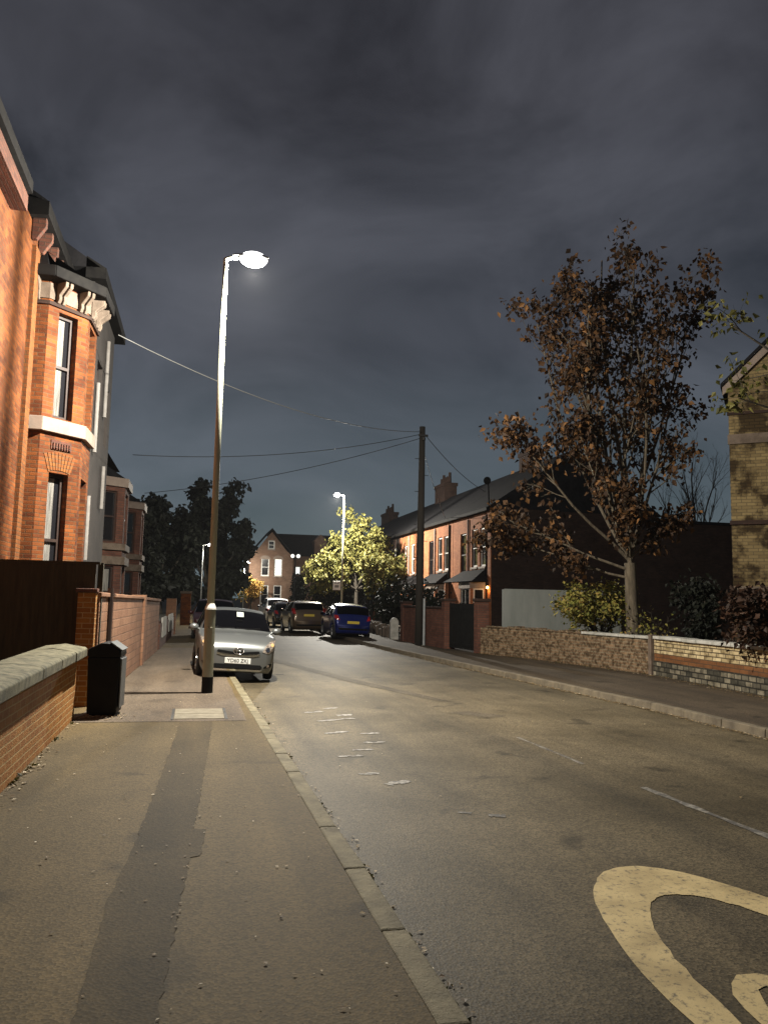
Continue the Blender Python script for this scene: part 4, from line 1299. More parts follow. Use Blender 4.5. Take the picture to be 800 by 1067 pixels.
# ------------------------------------------------------------------ far gabled house at the bend
fh = root('detached_house', 'far gabled house with lit arched windows beyond the parked cars', 'house', (10, 94, 0))
w = MB()
ff = Fr((5.75, 90), (10.6, 90)); hs = [(1.3, 2.2, .9, 3.0), (2.75, 3.65, .9, 3.0), (1.3, 2.2, 4.0, 6.0), (2.75, 3.65, 4.0, 6.0), (2.0, 2.75, 7.0, 8.0)]
ff.wall(w, 0, 4.85, 0, 6.2, hs[:4], .15)
w.build('wall', 'brick_f', fh)
w = MB()
a, b, c, d = hs[4]
w.poly([ff.P(0, 0, 6.2), ff.P(4.85, 0, 6.2), ff.P(4.0, 0, 7.0), ff.P(.9, 0, 7.0)])
w.quad(ff.P(.9, 0, 7.0), ff.P(a, 0, 7.0), ff.P(a, 0, 8.0), ff.P(1.6, 0, 8.0)); w.quad(ff.P(b, 0, 7.0), ff.P(4.0, 0, 7.0), ff.P(3.2, 0, 8.0), ff.P(b, 0, 8.0))
w.poly([ff.P(1.6, 0, 8.0), ff.P(3.2, 0, 8.0), ff.P(2.4, 0, 9.0)])
w.build('gable', 'brick_f', fh)
for i, (a, b, c, d) in enumerate(hs):
    window(ff, fh, a, b, c, d, 'frame_w', dep=.1, fw_=.11, pane='win_lit_w' if i in (3,) else 'pane', sill='band')
    if i in (2, 3):
        am = MB()
        ring_o = [ff.P((a + b) / 2 + .6 * math.cos(t), .03, d - .1 + .42 * math.sin(t)) for t in [math.pi * k / 8 for k in range(9)]]
        am.hull2([p - ff.n * .06 for p in ring_o], ring_o); am.build('window_head', 'band', fh)
f2 = Fr((10.6, 91.2), (19.0, 91.2)); w = MB()
f2.wall(w, 0, 8.4, 0, 6.4, [(.45, 1.1, 1.2, 3.0), (.4, 1.0, 4.3, 5.2), (5.0, 6.0, .9, 2.9), (5.0, 6.0, 4.0, 5.8)], .15)
w.quad((10.6, 90, 0), (10.6, 91.2, 0), (10.6, 91.2, 6.4), (10.6, 90, 6.4)); w3 = MB(); w3.quad((5.75, 99, 0), (5.75, 90, 0), (5.75, 90, 6.2), (5.75, 99, 6.2)); w3.build('wall', 'brick_f', fh)
w.quad((19, 91.2, 0), (19, 99, 0), (19, 99, 6.4), (19, 91.2, 6.4))
w.build('wall', 'brick_f', fh)
window(f2, fh, .45, 1.1, 1.2, 3.0, 'frame_w', dep=.1, pane='win_lit'); window(f2, fh, .4, 1.0, 4.3, 5.2, 'frame_w', dep=.1, pane='win_lit_w', mid=False)
window(f2, fh, 5.0, 6.0, .9, 2.9, 'frame_w', dep=.1); window(f2, fh, 5.0, 6.0, 4.0, 5.8, 'frame_w', dep=.1, sill='band')
r = MB()
for (xa, xb) in ((5.5, 8.15), (10.85, 8.15)):
    za, zb = 6.0, 9.25
    q = [(xa, 89.7, za), (xb, 89.7, zb), (xb, 89.7, zb + .15), (xa, 89.7, za + .15)]
    r.hull2(q, [(x, 98, z) for x, _, z in q])
r.hull2([(8.3, 90.9, 6.4), (8.3, 95, 9.2), (8.3, 99.2, 6.4)], [(19.2, 90.9, 6.4), (19.2, 95, 9.2), (19.2, 99.2, 6.4)])
fro = r.build('roof', 'slate', fh)
dm = MB(); dm.prism([(13.2, 91.4), (14.6, 91.4), (14.6, 94), (13.2, 94)], 6.6, 8.2); dm.hull2([(13.1, 91.3, 8.2), (14.7, 91.3, 8.2), (13.9, 91.3, 9.0)], [(13.1, 94.5, 8.2), (14.7, 94.5, 8.2), (13.9, 94.5, 9.0)])
dm.build('dormer', 'brick_f', fro)


# ------------------------------------------------------------------ telegraph pole and wires
tp = root('telegraph_pole', 'tall dark wooden telegraph pole on the far pavement', 'telegraph pole', (8.06, 28.5, 0))
b = MB(); b.tube([(8.06, 28.5, -.1), (8.07, 28.5, 4), (8.08, 28.5, 8.15)], [.155, .135, .11], 14); b.build('pole', 'wood', tp, smooth=True)
b = MB(); b.tube([(8.2, 28.32, 0), (8.2, 28.32, 1.7)], .045, 8); b.build('cable_guard', 'pipe_g', tp)
b = MB(); b.box(7.9, 28.33, 7.75, 8.26, 28.37, 7.83); b.tube([(8.08, 28.3, 7.6), (8.08, 28.3, 7.7)], .07, 8); b.build('bracket', 'iron', tp)
for k in range(7):
    b = MB(); z = 3.2 + k * .62; s = 1 if k % 2 else -1
    b.tube([(8.07 + s * .1, 28.5, z), (8.07 + s * .26, 28.5, z)], .012, 6); b.build('step', 'iron', tp)


def wire(p0, p1, sag, r, mt, label, n=18):
    p0, p1 = Vector(p0), Vector(p1)
    pts = [p0.lerp(p1, k / n) - Vector((0, 0, sag * 4 * (k / n) * (1 - k / n))) for k in range(n + 1)]
    mb = MB(); mb.tube(pts, r, 6)
    return tag(mb.build('overhead_wire', mt, smooth=True), label, 'overhead wire', 'overhead wires from the telegraph pole')


TOP = (8.08, 28.45, 7.95)
wire((-1.86, 17.6, 7.2), TOP, .55, .0115, 'wire_p', 'pale telephone wire from the bay eaves lit by the near lamp')
wire((-2.1, 25.9, 6.0), (8.0, 28.45, 7.85), .35, .012, 'wire', 'upper dark wire sagging from the pole towards the dark bay houses')
wire((-2.1, 32.4, 5.6), (8.0, 28.45, 7.7), .3, .012, 'wire', 'lowest dark wire sagging from the pole towards the dark trees')
wire((14.2, 38.1, 7.2), TOP, .25, .013, 'wire', 'dark wire from the pole down to the end terrace gutter')
wire((14.3, 45.1, 6.5), (8.1, 28.45, 7.3), .2, .012, 'wire', 'lower dark wire from the pole to the second terrace house')


# ------------------------------------------------------------------ vegetation
def leaf(mb, p, size, rr, tone, droop=0.5):
    """one pointed, folded leaf of four small faces"""
    a = rr.uniform(0, 2 * math.pi)
    d = Vector((math.cos(a), math.sin(a), rr.uniform(-1.2, .5) - droop)).normalized()
    s = d.cross(Vector((rr.uniform(-1, 1), rr.uniform(-1, 1), rr.uniform(-1, 1)))).normalized()
    n = d.cross(s)
    L_ = size * rr.uniform(.6, 1.25); w = L_ * rr.uniform(.28, .42)
    f = n * (w * .35)
    vs = [p, p + d * L_ * .4 + s * w + f, p + d * L_, p + d * L_ * .4 - s * w + f, p + d * L_ * .45]
    mb.add(vs, [[0, 1, 4], [1, 2, 4], [0, 4, 3], [4, 2, 3]], tone)


def limb(mb, p, d, ln, r, rr, bend=.15, n=5, up=.1):
    pts = [Vector(p)]; rad = [r]
    d = Vector(d).normalized()
    for k in range(n):
        d = (d + Vector((rr.uniform(-bend, bend), rr.uniform(-bend, bend), rr.uniform(-bend, bend) + up * .5))).normalized()
        pts.append(pts[-1] + d * ln / n); rad.append(r * (1 - .72 * (k + 1) / n))
    mb.tube(pts, rad, 7 if r > .05 else 5, cap=False)
    return pts, rad, d


def tree(name, label, group, loc, stems, bark, leafm, nleaf, lsize, seed, levels=3, spread=.55, lean=(0, 0), trunk_h=2.5, trunk_r=.17, cat='tree', clump=.35,
         child_n=(5, 6, 5), len_k=.52, up=.12, leafy_from=1, tonefn=None, droop=.5, crownname='crown', keep=None):
    rr = random.Random(seed)
    t = root(name, label, cat, loc, group)
    mb = MB(); lv = MB()
    base = Vector(loc)
    p = base + Vector((0, 0, -.1))
    tops = []
    if trunk_h > 0:
        pts = [p, base + Vector((.02, 0, trunk_h * .3)), base + Vector((lean[0] * .5, lean[1] * .5, trunk_h * .7)), base + Vector((lean[0], lean[1], trunk_h))]
        mb.tube(pts, [trunk_r * 1.35, trunk_r * 1.02, trunk_r * .92, trunk_r * .85], 12, cap=False)
        fork = pts[-1]
    else:
        fork = base
    spots = []

    def rec(p, d, ln, r, lvl):
        pts, rad, dl = limb(mb, p, d, ln, r, rr, .13 + .07 * lvl, 6 if lvl == 0 else 4, up)
        if lvl >= leafy_from:
            for q in pts[1:]:
                spots.append((q, lvl))
        if lvl >= levels:
            return
        for k in range(child_n[lvl]):
            tt = rr.uniform(.25, 1.0)
            i = min(len(pts) - 2, int(tt * (len(pts) - 1))); fr_ = tt * (len(pts) - 1) - i
            q = pts[i].lerp(pts[i + 1], fr_)
            dd = (pts[i + 1] - pts[i]).normalized()
            side = dd.cross(Vector((rr.uniform(-1, 1), rr.uniform(-1, 1), rr.uniform(-1, 1)))).normalized()
            nd = (dd * (1 - spread) + side * spread * rr.uniform(.8, 1.2) + Vector((0, 0, up * .4))).normalized()
            rec(q, nd, ln * len_k * rr.uniform(.7, 1.25) * (1.15 - .4 * tt), max(.005, rad[i] * .5), lvl + 1)
    for (d, ln, r, z) in stems:
        s0 = fork if z is None else base + Vector((lean[0] * z / max(.1, trunk_h), lean[1] * z / max(.1, trunk_h), z))
        rec(s0, d, ln, r, 0)
    mb.build('trunk', bark, t, smooth=True)
    if nleaf:
        wts = [(s[1] + .4) * (.8 + max(0, s[0].z) / 14) for s in spots]
        for q, l in rr.choices(spots, wts, k=nleaf):
            pp = q + Vector((rr.gauss(0, clump), rr.gauss(0, clump), rr.gauss(0, clump * .8)))
            if keep and not keep(pp):
                continue
            tn = min(1, max(0, rr.betavariate(2, 2.2)))
            leaf(lv, pp, lsize, rr, tn, droop)
        lv.build(crownname, leafm, t)
    return t


# the brown leaved tree behind the right hand wall
BL = (11.0, 18.7, 0.0)
stems = [((-.05, .0, 1), 7.9, .062, None), ((.07, -.1, 1), 8.4, .07, None), ((-.17, .1, 1), 7.7, .06, None), ((.17, .1, 1), 7.7, .062, None), ((-.28, -.1, 1), 7.2, .058, None), ((.27, -.05, 1), 7.4, .055, None),
         ((-.38, .2, 1), 6.9, .05, None), ((.33, .15, 1), 6.0, .05, None), ((.02, .3, 1), 7.2, .05, None), ((.0, -.3, 1), 7.0, .05, None), ((-.5, .0, .95), 6.0, .05, None),
         ((-.85, .1, .7), 4.4, .05, 2.75), ((-1, .35, .3), 3.8, .045, 2.5), ((-.9, .5, .15), 3.4, .04, 2.3), ((-.2, -.6, .5), 2.2, .04, 2.8), ((.4, -.4, .6), 1.6, .03, 2.8), ((-.6, -.3, .75), 3.6, .045, 2.8)]
TREE_SEED = 48
tree('deciduous_tree', 'brown leaved tree with upright stems rising behind the flaking wall', None, BL, stems, 'bark', 'leaf_b', 10000, .165, TREE_SEED, levels=3, spread=.36, lean=(-.08, -.05),
     trunk_h=2.7, trunk_r=.17, child_n=(9, 4, 3), len_k=.27, up=.05, clump=.16, leafy_from=1, droop=.7)

# bare tree far behind
tree('deciduous_tree', 'small bare tree rising behind the outbuilding', None, (29.6, 43, 0), [((0, 0, 1), 6.4, .1, None), ((.25, 0, 1), 6.0, .08, None), ((-.3, 0, 1), 5.8, .08, None), ((.5, .1, .9), 5.0, .07, None), ((-.55, .2, .9), 5.0, .07, None)], 'bark_d', 'leaf_g', 0, .1, 5,
     levels=3, spread=.38, trunk_h=4.2, trunk_r=.16, child_n=(8, 6, 4), len_k=.4, up=.2)

# yellow-green tree under the second lamp
tree('deciduous_tree', 'yellow-green tree lit by the lamp in front of the terrace', None, (11.2, 56.2, 0),
     [((0, 0, 1), 4.6, .1, None), ((.4, 0, .9), 4.0, .08, None), ((-.4, .1, .9), 4.2, .08, None), ((-.9, -.2, .6), 3.7, .06, None), ((.9, -.2, .5), 3.2, .06, None), ((.1, -.7, .7), 3.4, .07, None), ((0, .8, .7), 3.4, .07, None), ((-.7, -.6, .3), 3.4, .05, None), ((.6, -.5, .2), 3.0, .05, None), ((-1, .1, .25), 3.4, .05, None)],
     'bark_d', 'leaf_y', 13000, .27, 8, levels=2, spread=.5, trunk_h=2.3, trunk_r=.14, child_n=(8, 5, 3), len_k=.42, up=.1, clump=.22, droop=.6)

# dark trees on the left, past the bay houses
DT = 'dark trees beyond the bay houses'
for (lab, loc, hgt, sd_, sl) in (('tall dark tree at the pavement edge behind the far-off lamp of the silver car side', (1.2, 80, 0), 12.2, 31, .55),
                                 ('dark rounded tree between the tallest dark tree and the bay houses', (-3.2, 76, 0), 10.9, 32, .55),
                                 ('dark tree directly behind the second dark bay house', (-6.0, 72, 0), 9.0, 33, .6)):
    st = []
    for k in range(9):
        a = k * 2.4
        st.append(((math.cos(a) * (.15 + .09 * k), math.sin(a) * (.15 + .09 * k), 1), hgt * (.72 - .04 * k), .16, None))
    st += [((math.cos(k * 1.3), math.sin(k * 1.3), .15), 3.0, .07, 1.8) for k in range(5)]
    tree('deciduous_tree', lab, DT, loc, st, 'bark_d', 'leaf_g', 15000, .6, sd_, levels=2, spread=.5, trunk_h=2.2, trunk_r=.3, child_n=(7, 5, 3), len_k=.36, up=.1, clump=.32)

# small lit shrubs far down the road
tree('shrub', 'yellow lit bush far along the road behind the silver car', None, (3.3, 84, 0), [((.3 * math.cos(k), .3 * math.sin(k), 1), 3.0, .05, None) for k in range(6)], 'bark_d', 'leaf_y', 1500, .3, 41, levels=2, trunk_h=.2, trunk_r=.1, cat='shrub', child_n=(6, 3, 2), clump=.22)
tree('deciduous_tree', 'small orange leaved tree beside the distant lamp', None, (5.95, 88.4, 0), [((.35 * math.cos(k), .3 * math.sin(k), 1), 2.2, .05, None) for k in range(6)], 'bark_d', 'leaf_o', 1100, .26, 42, levels=2, trunk_h=.8, trunk_r=.1, child_n=(6, 3, 2), clump=.22)
tree('conifer', 'narrow dark conifer in front of the far house', None, (10.4, 82, 0), [((.1 * math.cos(k), .1 * math.sin(k), 1), 3.6, .07, None) for k in range(5)], 'bark_d', 'leaf_g', 2200, .3, 43, levels=2, trunk_h=.2, trunk_r=.12, child_n=(9, 3, 2), len_k=.2, clump=.16)
# hedge mass between the terrace gardens and the parked cars
HG = 'dark garden shrubs behind the parked cars'
for i, (lab, loc, rad, hh) in enumerate((('dark garden shrub beneath the yellow-green tree', (11.2, 42, 0), 1.7, 2.2), ('dark garden shrub behind the tumbledown wall', (10.0, 36.5, 0), 1.3, 1.6),
                                         ('dark shrub behind the bronze car', (9.6, 58, 0), 2.0, 2.5), ('dark shrub in front of the far house', (12.5, 74, 0), 2.3, 3.0),
                                         ('dark shrub by the far end of the terrace', (13.2, 60, 0), 1.8, 3.0))):
    tree('shrub', lab, HG, loc, [((math.cos(k * 1.1) * .8, math.sin(k * 1.1) * .8, .8), hh, .04, None) for k in range(9)], 'bark_d', 'leaf_g', 1500, .24, 60 + i, levels=2, trunk_h=.1, trunk_r=.08, cat='shrub', child_n=(7, 4, 2), clump=rad * .16)

# bush overhanging the wall
tree('shrub', 'overgrown green and yellow bush spilling over the flaking wall', None, (10.75, 19.9, .15), [((math.cos(k * .9) * .75, math.sin(k * .9) * .75, .9), 1.4, .03, None) for k in range(12)], 'bark_d', 'leaf_bush', 4200, .11, 71, levels=2, trunk_h=.5, trunk_r=.08, cat='shrub',
     child_n=(8, 4, 2), clump=.13, len_k=.4, droop=.2)
tree('shrub', 'sparse low plant at the foot of the brown leaved tree', None, (11.1, 18.2, 0), [((math.cos(k * 1.3) * .5, math.sin(k * 1.3) * .5, 1), 1.0, .02, None) for k in range(7)], 'bark_d', 'leaf_bush', 260, .09, 72, levels=2, trunk_h=.2, trunk_r=.04, cat='shrub', child_n=(6, 3, 2), clump=.1)
tree('conifer', 'dark green conifer in the garden beside the buff house', None, (12.6, 18.0, 0), [((.16 * math.cos(k * 1.3), .16 * math.sin(k * 1.3), 1), 1.9, .05, None) for k in range(7)], 'bark_d', 'leaf_g', 2600, .14, 73, levels=2, trunk_h=.2, trunk_r=.1, child_n=(10, 4, 2), len_k=.25, clump=.1)
tree('shrub', 'red-brown leaved bush against the buff house above the cream wall', None, (10.55, 13.0, .1), [((math.cos(k * .9) * .55, math.sin(k * .9) * .55, .9), 1.25, .03, None) for k in range(13)], 'bark_d', 'leaf_red', 4200, .13, 74, levels=2, trunk_h=.5, trunk_r=.06, cat='shrub', child_n=(8, 4, 2), clump=.1, len_k=.4, droop=.2)
# tree just past the right edge, one leafy bough in view
tree('deciduous_tree', 'yellow-green bough reaching in above the buff house roof', None, (13.9, 12.4, 0), [((-.75, .35, .62), 4.6, .06, None), ((-.75, .42, .38), 3.9, .05, None), ((.3, -.3, 1), 4.0, .09, None), ((-.1, -.8, .8), 3.6, .06, None)], 'bark_d', 'leaf_y', 900, .17, 75, levels=2, trunk_h=4.6, trunk_r=.16,
     child_n=(7, 4, 3), len_k=.3, clump=.13, up=.0)


# fallen leaves, crumbs and weeds
lv = MB(); rr = random.Random(99)


def drop(x, y, z, s):
    a = rr.uniform(0, 6.28)
    d = Vector((math.cos(a), math.sin(a), rr.uniform(-.08, .08))); n_ = Vector((-d.y, d.x, rr.uniform(-.12, .12)))
    p = Vector((x, y, z)); h = Vector((0, 0, s * .12))
    w = s * rr.uniform(.2, .4)
    lv.add([p - d * s * .5, p + n_ * w + h, p + d * s * .5, p - n_ * w + h * .6, p + h * .15], [[0, 4, 1], [1, 4, 2], [0, 3, 4], [4, 3, 2]], rr.betavariate(1.6, 1.6))


for _ in range(520):
    y = 2.5 + 18 * rr.random() ** 1.2; drop(lerp_path(KL, y) + .03 + abs(rr.gauss(0, .05)), y, -.110, rr.uniform(.014, .042))
for _ in range(150):
    y = rr.uniform(3, 11.3); drop(-1.44 + abs(rr.gauss(0, .06)), y, .012, rr.uniform(.02, .05))
for _ in range(110):
    drop(-1.2 + rr.gauss(0, .2), 11.35 + rr.gauss(0, .12), .012, rr.uniform(.03, .07))
for _ in range(320):
    drop(rr.uniform(-1.4, 1.0), rr.uniform(2.8, 14), .010, rr.uniform(.012, .034))
for _ in range(60):
    y = rr.uniform(3, 10.8); tx = rr.choice([lerp_path([(3, -.38), (5.6, -.31), (10.86, -.11)], y), lerp_path([(3.3, -.07), (10.85, .3)], y)])
    drop(tx + rr.gauss(0, .012), y, .010, rr.uniform(.010, .024))
for _ in range(120):
    drop(rr.uniform(1.3, 7.2), rr.uniform(3.5, 26), -.108, rr.uniform(.012, .04))
for _ in range(1700):
    y = rr.uniform(9, 30); drop(lerp_path(KR, y) - .02 - abs(rr.gauss(0, .06)), y, -.108, rr.uniform(.025, .065))
for _ in range(700):
    y = rr.uniform(10, 24); drop(lerp_path(WR, y) - .05 - abs(rr.gauss(0, .14)), y, .012, rr.uniform(.03, .07))
tag(lv.build('fallen_leaves', 'litter'), 'fallen autumn leaves scattered along kerbs and wall feet', 'fallen leaves', kind='stuff')
lv = MB()
for _ in range(90):
    drop(-.95 + rr.gauss(0, .06), 6.05 + rr.gauss(0, .1), .012, .03)
lv = MB()
for _ in range(210):
    y = 3 + 21 * rr.random() ** 1.4
    side = rr.random()
    x = lerp_path(KL, y) + .025 if side < .7 else (-1.44 if y < 11 else lerp_path(WR, y) - .03)
    z = -.115 if side < .7 else 0
    if side >= .7 and y > 11.3 and y < 12.7: continue
    for q in range(rr.randint(6, 16)):
        leaf(lv, Vector((x + rr.gauss(0, .025), y + rr.gauss(0, .07), z)), rr.uniform(.02, .055), rr, rr.random(), -.5)
tag(lv.build('weeds', 'weed'), 'small weeds growing in the gutter and at the wall feet', 'weeds', kind='stuff')


# ------------------------------------------------------------------ cars
def interp(tab, y):
    xs = [t[0] for t in tab]; ys = [t[1] for t in tab]
    # smooth (cosine eased Catmull) interpolation
    if y <= xs[0]: return ys[0]
    if y >= xs[-1]: return ys[-1]
    i = max(k for k in range(len(xs) - 1) if xs[k] <= y)
    x0, x1 = xs[i], xs[i + 1]; t = (y - x0) / (x1 - x0)
    m0 = (ys[i + 1] - ys[i - 1]) / (x1 - xs[i - 1]) if i > 0 else (ys[i + 1] - ys[i]) / (x1 - x0)
    m1 = (ys[i + 2] - ys[i]) / (xs[i + 2] - x0) if i + 2 < len(xs) else (ys[i + 1] - ys[i]) / (x1 - x0)
    s0 = (ys[i + 1] - ys[i]) / (x1 - x0)
    if s0 == 0: m0 = m1 = 0
    else:
        m0 = max(min(m0 / s0, 2.5), 0) * s0; m1 = max(min(m1 / s0, 2.5), 0) * s0
    h = x1 - x0
    return (2 * t ** 3 - 3 * t ** 2 + 1) * ys[i] + (t ** 3 - 2 * t ** 2 + t) * h * m0 + (-2 * t ** 3 + 3 * t ** 2) * ys[i + 1] + (t ** 3 - t ** 2) * h * m1


def text_mesh(txt, size, par, place, mt, name='lettering'):
    cu = bpy.data.curves.new('t', 'FONT'); cu.body = txt; cu.size = size; cu.align_x = 'CENTER'; cu.align_y = 'CENTER'; cu.extrude = .001
    ob = bpy.data.objects.new('t', cu); COL.objects.link(ob)
    bpy.context.view_layer.update()
    me = bpy.data.meshes.new_from_object(ob.evaluated_get(bpy.context.evaluated_depsgraph_get()))
    bpy.data.objects.remove(ob)
    me.transform(place)
    me.materials.clear(); me.materials.append(MT[mt])
    o = bpy.data.objects.new(name, me); COL.objects.link(o); o.parent = par
    return o


def car(label, loc, rotz, rollx, paint, sp, group=None, name='parked_car'):
    """hatchback or estate lofted from cross sections; local +y is the tail, the nose is at y = 0"""
    L_, Wd, H = sp['L'], sp['W'] / 2, sp['H']
    t = root(name, label, 'car', (0, 0, 0), group)
    top = sp['top']; belt = sp['belt']
    wh = sp['wheels']; wr = sp.get('wr', .3)
    plan = sp.get('plan', [(0, .70), (.06, .84), (.18, .925), (.45, .975), (.9, 1.0), (L_ - .7, 1.0), (L_ - .3, .97), (L_ - .08, .91), (L_, .82)])
    zlow = [(0, .25), (.05, .18), (.25, .16), (L_ - .3, .2), (L_ - .05, .26), (L_, .36)]
    ys = set([0, .02, .05, .1, .16, .24, .34, L_, L_ - .02, L_ - .05, L_ - .1, L_ - .16, L_ - .24])
    ys |= set(np.linspace(.34, L_ - .24, 56))
    for w in wh:
        for k in range(13):
            ys.add(w - (wr + .055) * math.cos(math.pi * k / 12))
    for e in sp['cuts']:
        ys.add(e)
    ys = sorted(ys)
    ys = [y for i, y in enumerate(ys) if i == 0 or y - ys[i - 1] > .004]
    nb, ng, nt_ = 8, 5, 6
    rows = []
    for y in ys:
        pf = interp(plan, y) * Wd
        zt = interp(top, y); zb = min(interp(belt, y), zt - .012)
        zl = interp(zlow, y)
        for w in wh:
            dd = (wr + .055) ** 2 - (y - w) ** 2
            if dd > 0: zl = max(zl, wr + math.sqrt(dd) * .98)
        zl = min(zl, zb - .08)
        hgt = max(.0, zt - zb)
        tum = min(1, hgt / (H * .36))
        wt = pf * (.93 - .17 * tum)
        crown = .02 + .035 * tum
        row = [(0, zl)]
        zm = zl + (zb - zl) * .55
        for k in range(nb):
            q = k / (nb - 1)
            z = zl + (zb - zl) * q
            bul = 1.0 - .075 * (1 - q) ** 2 * 1.0 - .02 * q ** 3 - .045 * math.exp(-q * 14)
            row.append((pf * bul, z))
        wb_ = row[-1][0]
        zr_ = zt - crown
        for k in range(1, ng + 1):
            q = k / ng
            x = wb_ + (wt - wb_) * (q * .82 + .18 * q ** 2.2)
            row.append((x, zb + max(.0, zr_ - zb) * q))
        for k in range(1, nt_ + 1):
            q = k / nt_
            x = wt * (1 - q)
            row.append((x, zr_ + (zt - zr_) * (1 - (1 - q) ** 2.4)))
        rows.append(row)
    nr = len(rows[0])
    ia = 1 + nb - 1          # belt index
    ib = ia + ng             # rail index

    def P(i, j, s):
        x, z = rows[i][j]
        return Vector((s * x, ys[i], z))
    parts = {'body': MB()}
    wins = sp['wins']

    def which(i, j):
        yc = (ys[i] + ys[i + 1]) / 2
        if j >= ib:
            for (nm, y0, y1, kind_) in wins:
                if kind_ == 'top' and y0 <= yc <= y1 and j < nr - 1 + 1:
                    return nm
        elif ia <= j < ib:
            for (nm, y0, y1, kind_) in wins:
                if kind_ == 'side' and y0 <= yc <= y1 and j >= ia + (0 if True else 1):
                    return nm + '_s'
        return 'body'
    glass = {}
    for s in (1, -1):
        for i in range(len(ys) - 1):
            for j in range(nr - 1):
                key = which(i, j)
                q = [P(i, j, s), P(i + 1, j, s), P(i + 1, j + 1, s), P(i, j + 1, s)]
                if s < 0: q.reverse()
                if key == 'body':
                    parts['body'].quad(*q)
                else:
                    if key.endswith('_s'): key = key[:-2] + str(s)
                    glass.setdefault(key, MB()).quad(*q)
        for i in (0, len(ys) - 1):
            for j in range(nr - 1):
                q = [P(i, j, s), P(i, j + 1, s), Vector((0, ys[i], rows[i][j + 1][1])), Vector((0, ys[i], rows[i][j][1]))]
                wide = abs(q[0].x) + abs(q[1].x) > 1e-5
                if (i == 0) != (s > 0): q.reverse()
                if wide:
                    parts['body'].quad(*q)
    bm_ = parts['body'].build('body', paint, t, smooth=True, weld=True)
    bvh = BVHTree.FromPolygons([tuple(v) for v in parts['body'].v], parts['body'].f)
    for k, gmb in glass.items():
        nm = 'windscreen' if k.startswith('windscreen') else ('rear_window' if k.startswith('rear') else 'side_window')
        gmb.build(nm, 'glass', t, smooth=True, weld=True)

    def decal(poly, name, mt, front=True, off=.006, rings=5, par=None, mirror=False, th=0.0):
        """panel fitted to the nose or tail surface"""
        cxp = sum(p[0] for p in poly) / len(poly); czp = sum(p[1] for p in poly) / len(poly)
        dense = []
        for i in range(len(poly)):
            a, b = poly[i], poly[(i + 1) % len(poly)]
            for q in range(4):
                dense.append((a[0] + (b[0] - a[0]) * q / 4, a[1] + (b[1] - a[1]) * q / 4))
        outs = []
        for sgn in ((1, -1) if mirror else (1,)):
            mb = MB()
            vs = []

            def hit(x, z):
                o = Vector((x, -3 if front else L_ + 3, z)); d = Vector((0, 1 if front else -1, 0))
                r_ = bvh.ray_cast(o, d)
                y = r_[0].y if r_[0] else (0.2 if front else L_ - .2)
                return Vector((x, y - off if front else y + off, z))
            c0 = hit(sgn * cxp, czp); vs.append(c0)
            n = len(dense)
            for r_ in range(1, rings + 1):
                for (x, z) in dense:
                    vs.append(hit(sgn * (cxp + (x - cxp) * r_ / rings), czp + (z - czp) * r_ / rings))
            rim_ = len(vs)
            for k in range(n):
                vs.append(vs[1 + (rings - 1) * n + k] + Vector((0, (off + .01) * (1 if front else -1), 0)))
            fs = []
            for k in range(n):
                fs.append([0, 1 + k, 1 + (k + 1) % n])
            for r_ in range(rings - 1):
                for k in range(n):
                    a = 1 + r_ * n + k; b = 1 + r_ * n + (k + 1) % n
                    fs.append([a, a + n, b + n, b])
            for k in range(n):
                a = 1 + (rings - 1) * n + k; b = 1 + (rings - 1) * n + (k + 1) % n
                fs.append([a, rim_ + k, rim_ + (k + 1) % n, b])
            mb.add(vs, fs)
            outs.append(mb.build(name, mt, par or t, smooth=False, weld=True))
        return outs

    def plate(z, mt, txt, front, w=.26, h=.056):
        o = Vector((0, -3 if front else L_ + 3, z)); d = Vector((0, 1 if front else -1, 0))
        ya = min(bvh.ray_cast(Vector((x, o.y, zz)), d)[0].y if front else -bvh.ray_cast(Vector((x, o.y, zz)), d)[0].y for x in (0, .2, -.2) for zz in (z - .05, z, z + .05))
        y = ya - .012 if front else -ya + .012
        mb = MB(); mb.box(-w, min(y, y + (.012 if front else -.012)), z - h, w, max(y, y + (.012 if front else -.012)), z + h)
        po = mb.build('number_plate', mt, t, bevel=.004)
        if txt:
            mtx = Matrix.Translation((0, y - .003, z)) @ Matrix.Rotation(R(90), 4, 'X')
            text_mesh(txt, .102, po, mtx, 'ink')
    # wheels
    for w in wh:
        for s in (1, -1):
            mb = MB()
            xo = s * (Wd * .985); xi = s * (Wd * .985 - .19)
            prof = [(.62, 0.03), (.9, 0.01), (.985, .03), (1, .06), (1, .13), (.97, .17), (.6, .19)]
            n = 28
            vs, fs = [], []
            for (r_, dx) in prof:
                for k in range(n):
                    a = 2 * math.pi * k / n
                    vs.append((xo - s * dx, w + wr * r_ * math.cos(a), wr + wr * r_ * math.sin(a)))
            for i in range(len(prof) - 1):
                for k in range(n):
                    a = i * n + k; b = i * n + (k + 1) % n
                    fs.append([a, b, b + n, a + n])
            mb.add(vs, fs); wo = mb.build('wheel', 'tyre', t, smooth=True)
            mb = MB(); mb.tube([(xo - s * .05, w, wr), (xo - s * .03, w, wr)], [wr * .62, wr * .6], 24)
            for k in range(5):
                a = 2 * math.pi * k / 5
                c_, s_ = math.cos(a), math.sin(a)
                mb.tube([(xo - s * .022, w, wr), (xo - s * .022, w + wr * .56 * c_, wr + wr * .56 * s_)], [.04, .03], 6)
            mb.build('rim', 'rim', wo)
    ub = MB(); ub.box(-Wd * .8, .35, .18, Wd * .8, L_ - .35, .34); ub.build('underbody', 'trim', t)
    # mirrors
    my, mz = sp['mirror']
